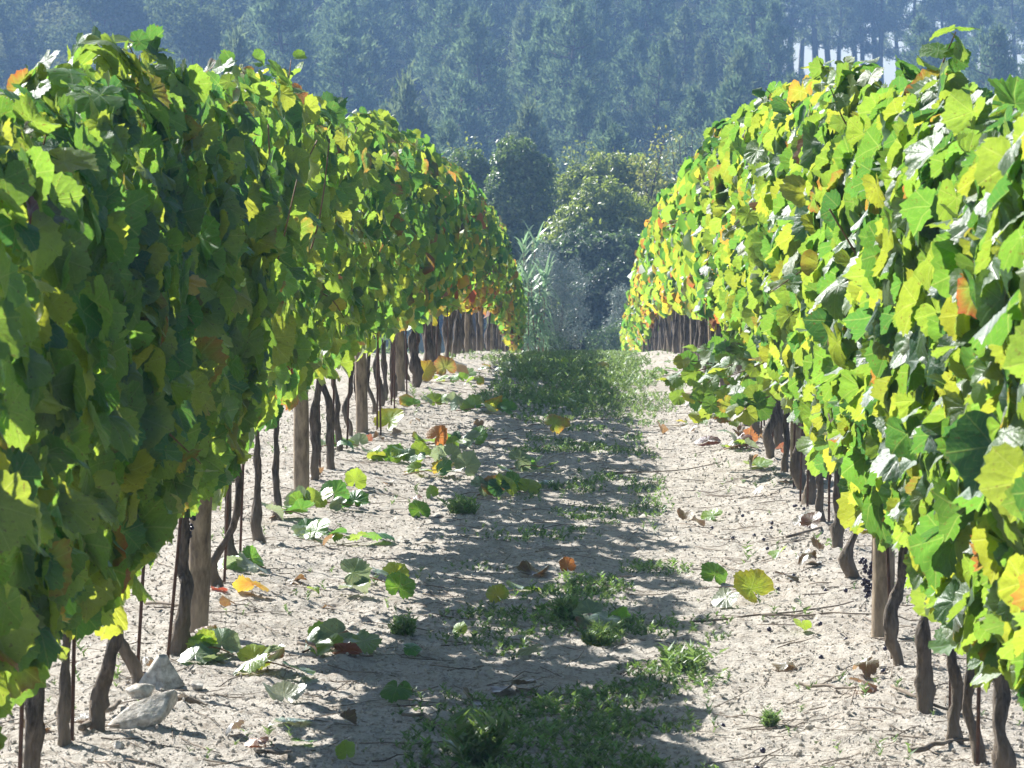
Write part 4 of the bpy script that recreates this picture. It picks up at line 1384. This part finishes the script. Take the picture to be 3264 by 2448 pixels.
def build_weeds():
    # low mat in the shaded middle of the path
    K = 30000
    Y = 8.8 + 19 * R.random(K) ** 1.35
    X = R.normal(0.02, .34, K)
    den = fbm(X * 3.2 + 50, Y * 1.6, 111, 4)
    thr = .475 + .12 * smooth01((Y - 10.5) / 7) + .30 * smooth01((np.abs(X + .03) - .34) / .3)
    k = (den > thr - .06) & (R.random(K) < np.clip((den - thr + .06) * 4.5, 0, .6))
    X, Y, den = X[k], Y[k], (den - thr)[k]
    H = (.009 + .028 * R.random(len(X)) ** 2.2) * (1 + 1.2 * den)
    t = np.array([.26, .42, .08]) * R.uniform(.45, 1.3, (len(X), 1))
    V, F, C = sprigs(X, Y, H, t, 9, .34)
    tag(mk("weed_mat", V, F, M_WEED, cols=C, smooth=False), kind="stuff")
    # taller weeds on the crest
    K = 9000
    Y = R.uniform(23.5, 44, K)
    X = R.normal(-.12, .42, K)
    den = fbm(X * 2.2 + 9, Y * .9, 121, 3)
    k = (den > .30 + .25 * smooth01((25.5 - Y) / 2) + .25 * smooth01((np.abs(X + .12) - .5) / .25)) & (X < .62)
    X, Y = X[k], Y[k]
    H = (.035 + .07 * R.random(len(X)) ** 1.5) * (.55 + .45 * smooth01((Y - 24) / 4)) * (1 - .4 * smooth01((Y - 32) / 8))
    t = np.array([.30, .44, .10]) * R.uniform(.5, 1.25, (len(X), 1))
    V, F, C = sprigs(X, Y, H, t, 12, .26)
    tag(mk("tall_weeds", V, F, M_WEED, cols=C, smooth=False), kind="stuff")
    # thin scatter elsewhere, outside the rows too
    K = 5200
    Y = 9.2 + 50 * R.random(K) ** 1.3
    X = R.uniform(-4.5, 3.2, K)
    den = fbm(X * 2.7 + 3, Y * 2.0, 131, 3)
    k = den > np.where((X < XL - .5) | (X > XR + .5), .47, .56)
    X, Y = X[k], Y[k]
    H = .015 + .05 * R.random(len(X)) ** 2 + .08 * smooth01((XL - .6 - X) / .6) * R.random(len(X))
    t = np.array([.24, .36, .09]) * R.uniform(.7, 1.2, (len(X), 1))
    V, F, C = sprigs(X, Y, H, t, 8, .3)
    tag(mk("scattered_weeds", V, F, M_WEED, cols=C, smooth=False), kind="stuff")
    # larger tufts one can point to
    for (xd, yd, w, h, lab) in ((1480, 1450, .075, .09, "bushy green weed tuft at the edge of the near shade beside bright sand"),
                                (1030, 1655, .05, .15, "tall thin weed stalk at the bottom of the path"),
                                (870, 1375, .04, .07, "small green weed tuft in front of the dark round leaf"),
                                (1000, 1110, .07, .09, "dark weed tuft in the middle of the path beside the cut shoots"),
                                (1230, 1345, .06, .09, "pointed green weed right of the golden leaf"),
                                (1300, 1395, .07, .08, "leafy weed beside the faded yellow leaf"),
                                (1665, 1575, .018, .05, "lone little weed on the bright strip by the sunlit row")):
        X, d = px(xd * .463, yd * .463)
        n = int(60 + 420 * w)
        xs, ys = R.uniform(-w, w, n) * .8, R.uniform(-w, w, n) * 1.2
        V, F, C = sprigs(X + xs, d + ys, h * R.uniform(.35, 1, n) ** 1.3, np.array([.26, .40, .09]) * R.uniform(.7, 1.2, (n, 1)), 10, .24)
        g = np.array([X, d, float(ground_z(X, d))])
        tag(mk("weed_tuft", V - g, F, M_WEED, cols=C, smooth=False, loc=g), lab, "weed", "larger weed tufts on the path")
build_weeds()

# ------------------------------------------------------------------ morning air
def build_haze():
    m, nt, out = new_mat("morning_air")
    pv = N(nt, "ShaderNodeVolumePrincipled")
    pv.inputs['Color'].default_value = (0.33, 0.57, 1.0, 1)
    pv.inputs['Density'].default_value = 0.00085
    pv.inputs['Anisotropy'].default_value = 0.3
    nt.links.new(pv.outputs[0], out.inputs['Volume'])
    x, y0, y1, z0, z1 = 510, -130, 710, -12, 40
    V = np.array([(a, b, c) for c in (z0, z1) for b in (y0, y1) for a in (-x, x)], float)
    F = np.array([[0, 2, 3, 1], [4, 5, 7, 6], [0, 1, 5, 4], [1, 3, 7, 5], [3, 2, 6, 7], [2, 0, 4, 6]])
    tag(mk("haze", V, F, m, smooth=False), kind="stuff")
build_haze()
